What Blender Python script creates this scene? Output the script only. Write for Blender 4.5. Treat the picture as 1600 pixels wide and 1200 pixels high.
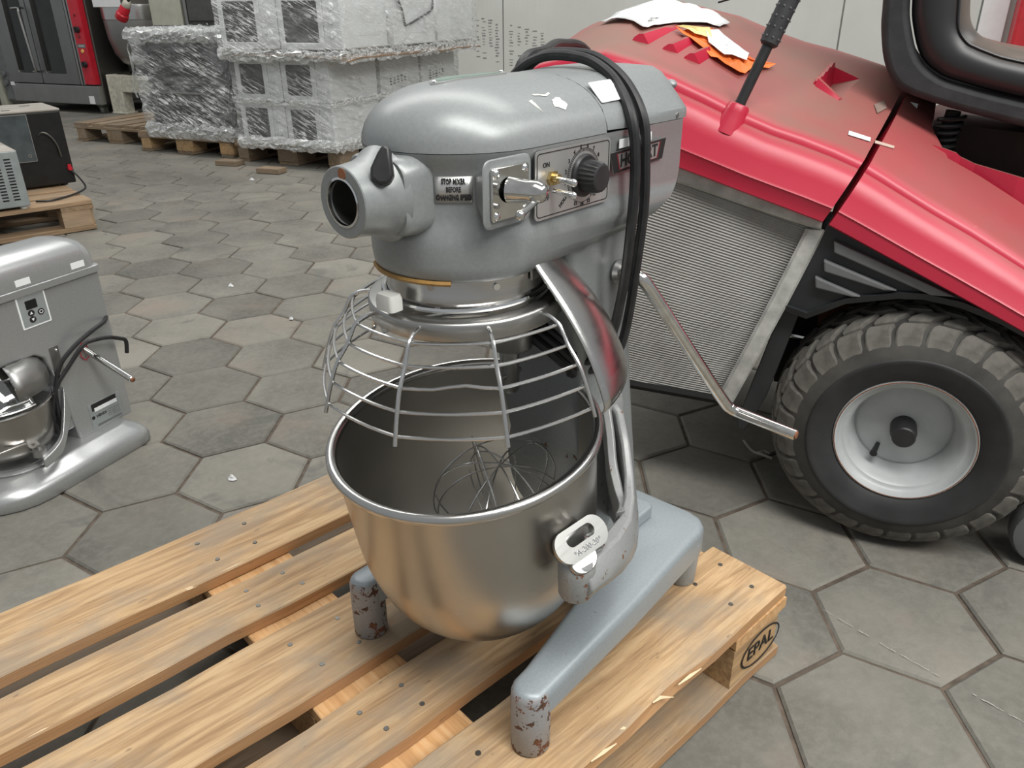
import bpy, bmesh, math, random
from math import pi, sin, cos, radians as rad
from mathutils import Vector as V, Matrix as Mx, Euler

for o in list(bpy.data.objects): bpy.data.objects.remove(o)
random.seed(7)
S = bpy.context.scene
COL = S.collection

# ------------------------------------------------------------------ camera, world, lights, exposure
cam = bpy.data.cameras.new('camera'); camo = bpy.data.objects.new('camera', cam); COL.objects.link(camo)
cam.sensor_width = 36; cam.lens = 36*1225.94/1600; cam.clip_start = .02; cam.clip_end = 60
camo.matrix_world = Mx.Translation((.002, -1.082, .980)) @ Mx.Rotation(rad(24.117), 4, 'Z') @ Mx.Rotation(rad(64.2957), 4, 'X') @ Mx.Rotation(rad(-.4219), 4, 'Z')
S.camera = camo
w = bpy.data.worlds.new('hall_light'); S.world = w; w.use_nodes = True
bg = w.node_tree.nodes['Background']; bg.inputs[0].default_value = (.93, .97, 1, 1); bg.inputs[1].default_value = .43
def area(name, loc, size, rot, energy, col=(1, .985, .95)):
    l = bpy.data.lights.new(name, 'AREA'); l.shape = 'RECTANGLE'; l.size, l.size_y = size; l.energy = energy; l.color = col
    o = bpy.data.objects.new(name, l); COL.objects.link(o); o.location = loc; o.rotation_euler = rot; return o
area('roof_light_main', (1.7, -1.4, 4.1), (4.5, 1.2), (rad(-8), rad(10), 0), 300)
area('roof_light_rear', (-3.0, 2.6, 5.2), (9.0, 1.3), (rad(8), 0, 0), 325)
area('roof_light_right', (4.0, .8, 4.6), (1.3, 6.0), (0, rad(35), 0), 170)
vs = S.view_settings; vs.view_transform = 'Standard'; vs.look = 'None'; vs.gamma = 1; vs.use_curve_mapping = False; vs.exposure = -.30

# ------------------------------------------------------------------ materials
MATS = {}
class NT:
    def __init__(s, name):
        s.m = bpy.data.materials.new(name); s.m.use_nodes = True; s.t = s.m.node_tree; s.b = s.t.nodes['Principled BSDF']; s.out = s.t.nodes['Material Output']
    def n(s, typ, **k):
        q = s.t.nodes.new(typ)
        for a, v in k.items():
            if hasattr(q, a): setattr(q, a, v)
            else: q.inputs[a.replace('_', ' ')].default_value = v
        return q
    def l(s, a, b): s.t.links.new(a, b)
    def coord(s, scale=(1, 1, 1), rnd=False, which='Object'):
        tc = s.n('ShaderNodeTexCoord'); mp = s.n('ShaderNodeMapping'); mp.inputs['Scale'].default_value = scale
        src = tc.outputs[which]
        if rnd:
            oi = s.n('ShaderNodeObjectInfo'); mu = s.n('ShaderNodeVectorMath', operation='SCALE'); mu.inputs[0].default_value = (37, 51, 23); s.l(oi.outputs['Random'], mu.inputs['Scale'])
            ad = s.n('ShaderNodeVectorMath', operation='ADD'); s.l(src, ad.inputs[0]); s.l(mu.outputs[0], ad.inputs[1]); src = ad.outputs[0]
        s.l(src, mp.inputs['Vector']); return mp.outputs[0]
    def noise(s, vec, scale, detail=4, rough=.55, dist=0):
        q = s.n('ShaderNodeTexNoise'); q.inputs['Scale'].default_value = scale; q.inputs['Detail'].default_value = detail; q.inputs['Roughness'].default_value = rough; q.inputs['Distortion'].default_value = dist
        s.l(vec, q.inputs['Vector']); return q.outputs['Fac']
    def ramp(s, fac, stops):
        r = s.n('ShaderNodeValToRGB'); e = r.color_ramp.elements
        while len(e) < len(stops): e.new(.5)
        for q, (p, c) in zip(e, stops): q.position = p; q.color = (*c, 1) if len(c) == 3 else c
        s.l(fac, r.inputs[0]); return r.outputs[0]
    def mix(s, f, a, b):
        q = s.n('ShaderNodeMix', data_type='RGBA')
        for i, v in ((0, f), (6, a), (7, b)):
            if isinstance(v, (int, float)): q.inputs[i].default_value = v
            elif isinstance(v, tuple): q.inputs[i].default_value = (*v, 1)
            else: s.l(v, q.inputs[i])
        return q.outputs[2]
    def math(s, op, a, b=0., c=None):
        q = s.n('ShaderNodeMath', operation=op)
        for i, v in enumerate((a, b, c)):
            if v is None: continue
            if isinstance(v, (int, float)): q.inputs[i].default_value = v
            else: s.l(v, q.inputs[i])
        return q.outputs[0]
    def bump(s, h, strength=.3, dist=.002):
        q = s.n('ShaderNodeBump'); q.inputs['Strength'].default_value = strength; q.inputs['Distance'].default_value = dist; s.l(h, q.inputs['Height']); s.l(q.outputs[0], s.b.inputs['Normal'])
    def set(s, **k):
        for a, v in k.items():
            i = s.b.inputs[a.replace('_', ' ')]
            if isinstance(v, tuple): i.default_value = (*v, 1) if len(v) == 3 else v
            elif isinstance(v, (int, float)): i.default_value = v
            else: s.l(v, i)
        return s
def done(nt, key): MATS[key] = nt.m; return nt.m
def plain(key, col, rough=.5, metal=0., var=.12, scale=20, bump=0, rnd=0, coat=0):
    t = NT(key); v = t.coord(rnd=False); n = t.noise(v, scale, 5)
    a = tuple(max(0, c*(1-var)) for c in col); b = tuple(min(1, c*(1+var)) for c in col)
    c = t.ramp(n, [(.3, a), (.7, b)])
    if rnd:
        oi = t.n('ShaderNodeObjectInfo'); h = t.n('ShaderNodeHueSaturation'); t.l(c, h.inputs['Color']); mr = t.n('ShaderNodeMapRange'); mr.inputs[3].default_value = 1-rnd; mr.inputs[4].default_value = 1+rnd
        t.l(oi.outputs['Random'], mr.inputs[0]); t.l(mr.outputs[0], h.inputs['Value']); c = h.outputs[0]
    t.set(Base_Color=c, Roughness=rough, Metallic=metal)
    if coat: t.set(Coat_Weight=coat, Coat_Roughness=.15)
    if bump: t.bump(t.noise(v, scale*6, 3), bump, .001)
    return done(t, key)

def wood(key, stops, dirt=.5, rnd=.16):
    t = NT(key); v = t.coord((1.1, 16, 16), rnd=True); v2 = t.coord((3, 5, 5), rnd=True)
    g = t.noise(v, 5, 8, .62, .6); c = t.ramp(g, stops)
    fine = t.noise(t.coord((3, 160, 160), rnd=True), 4, 3); c = t.mix(t.math('MULTIPLY', fine, .35), c, (.62, .42, .22))
    # growth rings around knots
    vo = t.n('ShaderNodeTexVoronoi'); vo.inputs['Scale'].default_value = 2.6; mpk = t.coord((1.2, 3.2, 3.2), rnd=True); t.l(mpk, vo.inputs['Vector'])
    k = t.ramp(vo.outputs['Distance'], [(.06, (1, 1, 1)), (.13, (0, 0, 0))]); c = t.mix(t.math('MULTIPLY', k, .7), c, (.20, .09, .035))
    d = t.ramp(t.noise(v2, 1.7, 6, .62), [(.43, (0, 0, 0)), (.60, (1, 1, 1))]); c = t.mix(t.math('MULTIPLY', d, dirt), c, (.265, .215, .16))
    gq = t.n('ShaderNodeTexCoord'); gs = t.n('ShaderNodeSeparateXYZ'); t.l(gq.outputs['Normal'], gs.inputs[0]); ed = t.math('MULTIPLY', t.math('LESS_THAN', t.math('ABSOLUTE', gs.outputs['Z']), .5), .6 if key == 'pine' else .0); c = t.mix(ed, c, (.46, .225, .085))
    sm = t.ramp(t.noise(t.coord((9, 26, 26), rnd=True), 3.2, 3), [(.69, (0, 0, 0)), (.74, (1, 1, 1))]); c = t.mix(t.math('MULTIPLY', sm, .5), c, (.10, .07, .05))
    oi = t.n('ShaderNodeObjectInfo'); h = t.n('ShaderNodeHueSaturation'); t.l(c, h.inputs['Color']); mr = t.n('ShaderNodeMapRange'); mr.inputs[3].default_value = 1-rnd; mr.inputs[4].default_value = 1+rnd
    t.l(oi.outputs['Random'], mr.inputs[0]); t.l(mr.outputs[0], h.inputs['Value'])
    t.set(Base_Color=h.outputs[0], Roughness=.75); t.bump(t.math('ADD', g, fine), .35, .0015); return done(t, key)
wood('pine', [(.36, (.225, .130, .062)), (.5, (.365, .230, .118)), (.62, (.48, .33, .185))], .72)
wood('pine_fresh', [(.36, (.50, .26, .10)), (.5, (.64, .36, .155)), (.62, (.70, .44, .22))], .12)
wood('pine_old_and_shade', [(.36, (.105, .076, .052)), (.5, (.18, .132, .092)), (.62, (.25, .19, .135))], .6)
wood('pine_brown', [(.36, (.17, .105, .06)), (.5, (.27, .175, .105)), (.62, (.36, .25, .155))], .45)
wood('chipboard', [(.36, (.26, .15, .07)), (.5, (.42, .26, .125)), (.62, (.52, .35, .18))], .3)

def concrete():
    t = NT('concrete'); v = t.coord(rnd=True)
    a = t.noise(v, 2.2, 8, .62); c = t.ramp(a, [(.36, (.138, .133, .116)), (.5, (.188, .181, .157)), (.64, (.238, .225, .194))])
    f = t.noise(v, 60, 6, .7); c = t.mix(t.math('MULTIPLY', t.ramp(f, [(.42, (0, 0, 0)), (.62, (1, 1, 1))]), .30), c, (.27, .258, .23))
    st = t.ramp(t.noise(v, 6, 4, .6, .8), [(.60, (0, 0, 0)), (.70, (1, 1, 1))]); c = t.mix(t.math('MULTIPLY', st, .5), c, (.105, .108, .098))
    rs = t.ramp(t.noise(t.coord((1, 1, 1), rnd=True), 3.1, 3), [(.56, (0, 0, 0)), (.75, (1, 1, 1))]); c = t.mix(t.math('MULTIPLY', rs, .55), c, (.27, .215, .175))
    sc = t.ramp(t.noise(t.coord((2, 70, 1), rnd=True), 3, 2), [(.78, (0, 0, 0)), (.82, (1, 1, 1))]); c = t.mix(t.math('MULTIPLY', sc, .25), c, (.42, .41, .38))
    oi = t.n('ShaderNodeObjectInfo'); h = t.n('ShaderNodeHueSaturation'); t.l(c, h.inputs['Color']); mr = t.n('ShaderNodeMapRange'); mr.inputs[3].default_value = .86; mr.inputs[4].default_value = 1.12
    t.l(oi.outputs['Random'], mr.inputs[0]); t.l(mr.outputs[0], h.inputs['Value'])
    t.set(Base_Color=h.outputs[0], Roughness=.85, Specular_IOR_Level=.22); t.bump(f, .5, .003); done(t, 'concrete')
concrete()
plain('sand', (.11, .085, .065), .95, var=.35, scale=40, bump=.5)

def paint(key, col, chip=(.06, .03, .018), lo=.74, zmax=None, wear=0., rough=.32, speck=.055):
    """metallic hammer paint; chips show bare primer; below zmax (object space) much more wear"""
    t = NT(key); v = t.coord(); n = t.noise(v, 260, 2); c = t.ramp(n, [(.3, tuple(x*(1-speck) for x in col)), (.7, tuple(min(1, x*(1+speck)) for x in col))])
    ch = t.noise(v, 55, 5, .7); thr = lo
    if zmax is not None:
        sx = t.n('ShaderNodeSeparateXYZ'); tc = t.n('ShaderNodeTexCoord'); t.l(tc.outputs['Object'], sx.inputs[0])
        mr = t.n('ShaderNodeMapRange'); mr.inputs[1].default_value = zmax; mr.inputs[2].default_value = zmax-.03; mr.inputs[3].default_value = 0; mr.inputs[4].default_value = wear; t.l(sx.outputs['Z'], mr.inputs[0])
        ch = t.math('ADD', ch, mr.outputs[0])
    f = t.ramp(ch, [(thr, (0, 0, 0)), (thr+.015, (1, 1, 1))])
    rust = t.ramp(t.noise(v, 30, 4), [(.4, chip), (.65, (.17, .065, .03))])
    t.set(Base_Color=t.mix(f, c, rust), Metallic=t.math('MULTIPLY', t.math('SUBTRACT', 1., f), .62 if key == 'silver_paint' else .18), Roughness=t.math('MULTIPLY_ADD', f, .35, rough)); t.bump(t.math('SUBTRACT', t.math('MULTIPLY', n, .10), f), .22, .0008); return done(t, key)
paint('grey_paint', (.255, .270, .270), lo=.80, rough=.35)
paint('base_paint', (.29, .325, .345), lo=.685, rough=.40)
paint('foot_paint', (.30, .30, .305), lo=.56, rough=.5)
paint('yoke_paint', (.285, .292, .29), chip=(.14, .11, .08), lo=.63, rough=.35)
paint('rusty_yoke', (.285, .292, .29), chip=(.16, .09, .05), lo=.60, rough=.4)
paint('silver_paint', (.44, .45, .45), lo=.95, rough=.30, speck=.05)

def steel(key, col=(.56, .55, .53), rough=.22, brushed=(1, 1, 60), var=.12):
    t = NT(key); n = t.noise(t.coord(brushed), 9, 4); sm = t.noise(t.coord(), 7, 4)
    c = t.ramp(sm, [(.3, tuple(x*(1-var) for x in col)), (.7, col)])
    t.set(Base_Color=c, Metallic=1., Roughness=t.math('MULTIPLY_ADD', n, .16, rough-.04)); return done(t, key)
steel('steel', (.60, .59, .57), .20); steel('bowl_steel', (.50, .48, .45), .27); steel('dull_steel', (.42, .42, .41), .38); steel('handle_steel', (.50, .50, .48), .26); steel('ring_steel', (.46, .455, .44), .30); steel('oven_steel', (.30, .30, .295), .34); steel('dark_steel', (.20, .195, .18), .42); steel('wire_steel', (.66, .66, .65), .22, (1, 1, 1))
plain('chrome', (.80, .80, .80), .09, 1., .04); plain('worn_chrome', (.66, .65, .62), .16, 1., .12, 60); plain('brass', (.55, .42, .20), .28, 1.)
plain('black_plastic', (.022, .022, .023), .42, 0, .3, 40); plain('black_cable', (.014, .014, .015), .46, 0, .4, 60); plain('dark', (.009, .009, .009), .85)
plain('white_plate', (.72, .76, .78), .42, 0, .04); plain('black_print', (.012, .011, .011), .6); plain('red_print', (.16, .012, .018), .5); plain('plate_alu', (.55, .545, .535), .33, .75, .1, 14)
plain('white_label', (.78, .80, .80), .5, 0, .03); plain('green_plate', (.24, .33, .28), .3, .5, .2); plain('white_plastic', (.66, .66, .62), .5, 0, .04); plain('orange_gum', (.34, .19, .05), .6, 0, .3, 40)
plain('rust', (.22, .085, .04), .8, 0, .4, 60)

def red_plastic():
    t = NT('red_plastic'); v = t.coord()
    g = t.n('ShaderNodeNewGeometry'); sp = t.n('ShaderNodeSeparateXYZ'); t.l(g.outputs['Normal'], sp.inputs[0])
    up = t.n('ShaderNodeMapRange'); up.inputs[1].default_value = .66; up.inputs[2].default_value = .93; t.l(sp.outputs['Z'], up.inputs[0])
    n = t.noise(v, 4, 6, .6); d = t.math('MULTIPLY', up.outputs[0], t.math('MULTIPLY_ADD', n, 1.0, .36))
    c = t.mix(t.noise(v, 6, 3), (.47, .018, .046), (.57, .030, .066)); c = t.mix(d, c, (.235, .130, .100))
    sc = t.ramp(t.noise(t.coord((14, 14, 70)), 3, 3), [(.76, (0, 0, 0)), (.79, (1, 1, 1))]); c = t.mix(t.math('MULTIPLY', sc, .4), c, (.72, .25, .27))
    t.set(Base_Color=c, Roughness=t.math('MULTIPLY_ADD', d, .3, .33)); t.bump(t.noise(v, 120, 2), .06, .001); done(t, 'red_plastic')
red_plastic()
def mesh_cloth():
    t = NT('mesh_cloth'); n = t.noise(t.coord((60, 1, 1)), 12, 2); s2 = t.noise(t.coord(), 5, 5)
    c = t.ramp(s2, [(.35, (.27, .26, .24)), (.65, (.42, .415, .39))]); c = t.mix(t.math('MULTIPLY', n, .3), c, (.5, .5, .48)); t.set(Base_Color=c, Roughness=.7); done(t, 'mesh_cloth')
mesh_cloth()
plain('canvas', (.46, .46, .43), .8, 0, .25, 30, .3)
def rubber():
    t = NT('rubber'); v = t.coord(); n = t.noise(v, 9, 6, .6); c = t.ramp(n, [(.35, (.028, .027, .025)), (.7, (.085, .080, .070))]); t.set(Base_Color=c, Roughness=.78); t.bump(t.noise(v, 90, 3), .2, .001); done(t, 'rubber')
rubber()
def lug():
    t = NT('tread_rubber'); v = t.coord(); c = t.ramp(t.noise(v, 30, 5), [(.35, (.085, .08, .07)), (.7, (.17, .16, .14))]); t.set(Base_Color=c, Roughness=.8); done(t, 'tread_rubber')
lug()
plain('seat_pan_brown', (.055, .030, .024), .7, 0, .3, 12); plain('rim_paint', (.47, .49, .49), .38, 0, .12, 12); plain('shell_plastic', (.030, .031, .033), .62, 0, .3, 30, .2); plain('panel_black', (.022, .024, .026), .52, 0, .25, 12, .1); plain('slat_grey', (.135, .138, .14), .5, 0, .2, 12)
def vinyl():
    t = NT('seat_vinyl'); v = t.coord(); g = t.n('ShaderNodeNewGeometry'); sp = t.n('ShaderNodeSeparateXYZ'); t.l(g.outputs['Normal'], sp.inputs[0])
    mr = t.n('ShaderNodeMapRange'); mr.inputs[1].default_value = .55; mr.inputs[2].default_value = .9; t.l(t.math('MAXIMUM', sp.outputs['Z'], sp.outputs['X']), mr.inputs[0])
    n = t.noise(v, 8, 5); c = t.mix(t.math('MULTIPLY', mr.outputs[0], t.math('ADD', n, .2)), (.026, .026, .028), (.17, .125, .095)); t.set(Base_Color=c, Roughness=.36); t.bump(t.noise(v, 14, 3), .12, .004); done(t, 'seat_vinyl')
vinyl()
plain('paper_white', (.72, .73, .73), .6, 0, .04, 12); plain('paper_orange', (.85, .20, .035), .6, 0, .2, 30); plain('paper_yellow', (.80, .68, .30), .6, 0, .12, 30)
def wallm():
    t = NT('wall_panel'); n = t.noise(t.coord((30, 1, .5)), 3, 4); s2 = t.noise(t.coord(), 1.3, 5)
    c = t.ramp(s2, [(.3, (.56, .56, .52)), (.7, (.68, .685, .65))]); c = t.mix(t.math('MULTIPLY', n, .25), c, (.48, .48, .45))
    t.set(Base_Color=c, Roughness=.6); done(t, 'wall_panel')
wallm()
plain('red_steel', (.52, .02, .03), .45, 0, .1)
plain('appliance_white', (.82, .835, .835), .38, 0, .03); plain('appliance_glass', (.016, .017, .016), .12, 0, .3, 8); plain('cardboard', (.30, .185, .105), .8, 0, .25, 25); plain('appliance_dark', (.055, .062, .062), .4, .2, .2, 6)
plain('beige_paint', (.40, .40, .33), .55, 0, .1, 12); plain('cream_stained', (.50, .48, .40), .65, 0, .25, 30); plain('cabinet_dark', (.085, .085, .08), .5, .3, .15)
plain('red_plug', (.50, .015, .03), .3, 0, .1); plain('black_machine', (.010, .010, .010), .33, 0, .3); plain('machine_top', (.36, .33, .29), .5, 0, .15, 6); plain('machine_grey', (.33, .36, .36), .45, .35, .1)
plain('amber', (.75, .42, .12), .3)
def film():
    t = NT('stretch_film'); tc = t.n('ShaderNodeTexCoord'); m0 = t.n('ShaderNodeMapping'); m0.inputs['Rotation'].default_value = (rad(14), rad(-24), 0); t.l(tc.outputs['Object'], m0.inputs['Vector']); mp = t.n('ShaderNodeMapping'); mp.inputs['Scale'].default_value = (1.6, 1.6, 15); t.l(m0.outputs[0], mp.inputs['Vector']); v = mp.outputs[0]
    st = t.noise(v, 6, 6, .62, 1.0); big = t.noise(t.coord((1, 1, 1.6)), 3.4, 3)
    f = t.math('MULTIPLY', t.ramp(st, [(.49, (0, 0, 0)), (.585, (1, 1, 1))]), t.ramp(big, [(.36, (.12, .12, .12)), (.56, (1, 1, 1))]))
    tr = t.n('ShaderNodeBsdfTransparent'); tr.inputs[0].default_value = (.95, .96, .96, 1)
    gl = t.n('ShaderNodeBsdfGlossy'); gl.inputs['Roughness'].default_value = .15; df = t.n('ShaderNodeBsdfDiffuse'); df.inputs[0].default_value = (.88, .89, .88, 1)
    bp = t.n('ShaderNodeBump'); bp.inputs['Strength'].default_value = .8; bp.inputs['Distance'].default_value = .02; t.l(st, bp.inputs['Height']); t.l(bp.outputs[0], gl.inputs['Normal'])
    a = t.n('ShaderNodeMixShader'); a.inputs[0].default_value = .62; t.l(gl.outputs[0], a.inputs[1]); t.l(df.outputs[0], a.inputs[2])
    b = t.n('ShaderNodeMixShader'); t.l(t.math('MULTIPLY_ADD', f, .76, .15), b.inputs[0]); t.l(tr.outputs[0], b.inputs[1]); t.l(a.outputs[0], b.inputs[2]); t.l(b.outputs[0], t.out.inputs[0]); done(t, 'stretch_film')
film()
def folds():
    t = NT('film_folds'); st = t.noise(t.coord((9, 9, 14)), 4, 5, .6, 1.2); tr = t.n('ShaderNodeBsdfTransparent'); tr.inputs[0].default_value = (.93, .94, .94, 1); gl = t.n('ShaderNodeBsdfGlossy'); gl.inputs['Roughness'].default_value = .2; df = t.n('ShaderNodeBsdfDiffuse'); df.inputs[0].default_value = (.86, .87, .86, 1)
    a = t.n('ShaderNodeMixShader'); a.inputs[0].default_value = .7; t.l(gl.outputs[0], a.inputs[1]); t.l(df.outputs[0], a.inputs[2]); b = t.n('ShaderNodeMixShader'); t.l(t.ramp(st, [(.38, (.22, .22, .22)), (.60, (.9, .9, .9))]), b.inputs[0]); t.l(tr.outputs[0], b.inputs[1]); t.l(a.outputs[0], b.inputs[2]); t.l(b.outputs[0], t.out.inputs[0]); done(t, 'film_folds')
folds()
def clear():
    t = NT('clear_plastic'); tr = t.n('ShaderNodeBsdfTransparent'); tr.inputs[0].default_value = (.90, .92, .92, 1); gl = t.n('ShaderNodeBsdfGlossy'); gl.inputs['Roughness'].default_value = .06
    b = t.n('ShaderNodeMixShader'); b.inputs[0].default_value = .22; t.l(tr.outputs[0], b.inputs[1]); t.l(gl.outputs[0], b.inputs[2]); t.l(b.outputs[0], t.out.inputs[0]); done(t, 'clear_plastic')
clear()

# ------------------------------------------------------------------ mesh builder
def spline(pts, n=8, closed=False):
    P = [V(p) for p in pts]; out = []
    N = len(P); rng = range(N if closed else N-1)
    for i in rng:
        g = lambda k: P[k % N] if closed else P[max(0, min(N-1, k))]
        a, b, c, d = g(i-1), g(i), g(i+1), g(i+2)
        for j in range(n):
            t = j/n; out.append(.5*((2*b)+(c-a)*t+(2*a-5*b+4*c-d)*t*t+(3*b-a-3*c+d)*t**3))
    if not closed: out.append(P[-1])
    return out
class B:
    def __init__(s): s.v = []; s.f = []; s.mi = []; s.cur = 0
    def add(s, vs, fs):
        o = len(s.v); s.v += [tuple(x) for x in vs]; s.f += [tuple(i+o for i in f) for f in fs]; s.mi += [s.cur]*len(fs); return s
    def box(s, x0, x1, y0, y1, z0, z1, m=None):
        vs = [V((x, y, z)) for z in (z0, z1) for y in (y0, y1) for x in (x0, x1)]
        if m: vs = [m @ p for p in vs]
        return s.add(vs, [(0, 2, 3, 1), (4, 5, 7, 6), (0, 1, 5, 4), (2, 6, 7, 3), (0, 4, 6, 2), (1, 3, 7, 5)])
    def loft(s, rings, cap=True, closed=True):
        n = len(rings[0]); vs = [p for r in rings for p in r]; fs = []
        for k in range(len(rings)-1):
            for i in range(n if closed else n-1): j = (i+1) % n; fs.append((k*n+i, k*n+j, (k+1)*n+j, (k+1)*n+i))
        if cap: fs.append(tuple(reversed(range(n)))); fs.append(tuple((len(rings)-1)*n+i for i in range(n)))
        return s.add(vs, fs)
    def prism(s, poly, z0, z1, m=None):
        r = [[V((x, y, z)) for x, y in poly] for z in (z0, z1)]
        if m: r = [[m @ p for p in q] for q in r]
        return s.loft(r)
    def tube(s, pts, r, n=8, closed=False, cap=True):
        P = [V(p) for p in pts]; N = len(P); R = r if callable(r) else (lambda t: r)
        T = [(P[(i+1) % N]-P[i-1]).normalized() if closed else (P[min(i+1, N-1)]-P[max(i-1, 0)]).normalized() for i in range(N)]
        up = V((0, 0, 1)) if abs(T[0].z) < .9 else V((1, 0, 0)); u = T[0].cross(up).normalized(); rings = []
        for i in range(N):
            u = (u-T[i]*u.dot(T[i])).normalized(); w_ = T[i].cross(u); rr = R(i/max(1, N-1))
            rings.append([P[i]+(u*cos(2*pi*k/n)+w_*sin(2*pi*k/n))*rr for k in range(n)])
        if closed: rings.append(rings[0])
        return s.loft(rings, cap and not closed)
    def cyl(s, p0, p1, r0, r1=None, n=20):
        r1 = r0 if r1 is None else r1; return s.tube([p0, p1], lambda t: r0+(r1-r0)*t, n)
    def lathe(s, prof, n=32, a0=0., a1=2*pi, m=None, cap=False):
        full = abs(a1-a0-2*pi) < 1e-6; k = n if full else n+1; rings = []
        for r, z in prof:
            q = [V((r*cos(a0+(a1-a0)*i/n), r*sin(a0+(a1-a0)*i/n), z)) for i in range(k)]
            rings.append([m @ p for p in q] if m else q)
        return s.loft(rings, cap, full)
    def ball(s, c, r, n=12, sc=(1, 1, 1)):
        rings = [[V((c[0]+sc[0]*r*sin(t)*cos(2*pi*i/n), c[1]+sc[1]*r*sin(t)*sin(2*pi*i/n), c[2]-sc[2]*r*cos(t))) for i in range(n)] for t in [pi*(k+.02)/(n//2+.04) for k in range(n//2+1)]]
        return s.loft(rings)
    def obj(s, name, mat=None, parent=None, smooth=35, bev=0, seg=2, solid=0, sub=0, loc=None, rot=None, **props):
        me = bpy.data.meshes.new(name); me.from_pydata(s.v, [], s.f); me.update()
        bm = bmesh.new(); bm.from_mesh(me); bmesh.ops.remove_doubles(bm, verts=bm.verts, dist=1e-6); bmesh.ops.recalc_face_normals(bm, faces=bm.faces) if not solid else None; bm.to_mesh(me); bm.free()
        for m_ in (mat if isinstance(mat, (list, tuple)) else [mat]): me.materials.append(MATS[m_])
        if isinstance(mat, (list, tuple)) and len(me.polygons) == len(s.mi):
            for p, i in zip(me.polygons, s.mi): p.material_index = i
        if smooth:
            me.polygons.foreach_set('use_smooth', [True]*len(me.polygons)); me.set_sharp_from_angle(angle=rad(smooth))
        o = bpy.data.objects.new(name, me); COL.objects.link(o)
        if parent: o.parent = parent
        if loc: o.location = loc
        if rot: o.rotation_euler = rot
        if solid: q = o.modifiers.new('thickness', 'SOLIDIFY'); q.thickness = solid; q.offset = 0
        if bev: q = o.modifiers.new('bevel', 'BEVEL'); q.width = bev; q.segments = seg; q.limit_method = 'ANGLE'; q.angle_limit = rad(40)
        if sub: q = o.modifiers.new('smooth', 'SUBSURF'); q.levels = q.render_levels = sub
        for k, v in props.items(): o[k] = v
        return o
def empty(name, label, cat, loc=(0, 0, 0), rz=0, group=None, rot=None):
    o = bpy.data.objects.new(name, None); COL.objects.link(o); o.location = loc; o.rotation_euler = rot or (0, 0, rz); o.empty_display_size = .05
    return tag(o, label, cat, group)
def tag(o, label, cat, group=None):
    o['label'] = label; o['category'] = cat
    if group: o['group'] = group
    return o
def kids(o): return [c for c in bpy.data.objects if c.parent == o]
def copy_tree(o, parent=None, label=None):
    c = o.copy(); COL.objects.link(c); c.parent = parent
    if label: c['label'] = label
    for k in kids(o): copy_tree(k, c)
    return c
def text(name, body, size, mat, parent, m, ext=.0004, bold=0, sx=1, **props):
    """lettering: outline text turned into a mesh, x right, y up, z out of the surface"""
    cu = bpy.data.curves.new(name, 'FONT'); cu.body = body; cu.size = size; cu.align_x = 'CENTER'; cu.align_y = 'CENTER'; cu.extrude = ext; cu.offset = bold; cu.resolution_u = 2
    t = bpy.data.objects.new(name, cu); COL.objects.link(t); bpy.context.view_layer.update()
    me = bpy.data.meshes.new_from_object(t.evaluated_get(bpy.context.evaluated_depsgraph_get())); bpy.data.objects.remove(t)
    me.transform(m @ Mx.Scale(sx, 4, (1, 0, 0))); me.materials.clear(); me.materials.append(MATS[mat])
    o = bpy.data.objects.new(name, me); COL.objects.link(o); o.parent = parent
    for k, v in props.items(): o[k] = v
    return o
def frame(o, right, up): # matrix from origin, right and up vectors
    r = V(right).normalized(); n = r.cross(V(up)).normalized(); u = n.cross(r); return Mx(((r.x, u.x, n.x, o[0]), (r.y, u.y, n.y, o[1]), (r.z, u.z, n.z, o[2]), (0, 0, 0, 1)))
def rrect(w_, h_, r, n=5, cx=0, cy=0):
    return [(cx+sx*(w_/2-r)+r*cos(a0+pi/2*i/n), cy+sy*(h_/2-r)+r*sin(a0+pi/2*i/n)) for sx, sy, a0 in ((1, 1, 0), (-1, 1, pi/2), (-1, -1, pi), (1, -1, 1.5*pi)) for i in range(n+1)]
def ring_flat(b, poly_o, poly_i, z0, z1, m):
    q = lambda p, z: [m @ V((x, y, z)) for x, y in p]
    return b.loft([q(poly_o, z0), q(poly_o, z1), q(poly_i, z1), q(poly_i, z0), q(poly_o, z0)], cap=False)

# ------------------------------------------------------------------ setting: floor of hexagonal pavers, wall of tall panels
floor = B().box(-12, 5, -3, 9, -.06, -.0075).obj('floor', 'sand', smooth=0, kind='structure')
def paver_mesh(s, h=.05):
    b = B(); hx = lambda r, z: [V((r*cos(pi/3*i), r*sin(pi/3*i), z)) for i in range(6)]
    b.loft([hx(s, -h), hx(s, -.004), hx(s-.005, 0)]); return b
HS, HT, HX, HY = .153, rad(-7.5), .192, .172
def near_cam(x, y):
    d = V((x, y, 0))-camo.location; q = camo.matrix_world.to_3x3().inverted() @ d
    return -q.z > .15 and abs(q.x) < -q.z*.66+.25 and abs(q.y) < -q.z*.50+.25
cells = []
for i in range(-60, 30):
    for j in range(-40, 60):
        x = HX+HS*math.sqrt(3)*(i*cos(HT+pi/6)+j*cos(HT+pi/2)); y = HY+HS*math.sqrt(3)*(i*sin(HT+pi/6)+j*sin(HT+pi/2))
        if -11 < x < 4 and -2.2 < y < 6.3: cells.append((0 if near_cam(x, y) else 1, math.hypot(x, y+1.08), x, y))
cells.sort()
pv = paver_mesh(HS-.0042).obj('paver', 'concrete', floor, smooth=0)
far = B(); rp = random.Random(3); n_in = 0
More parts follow.
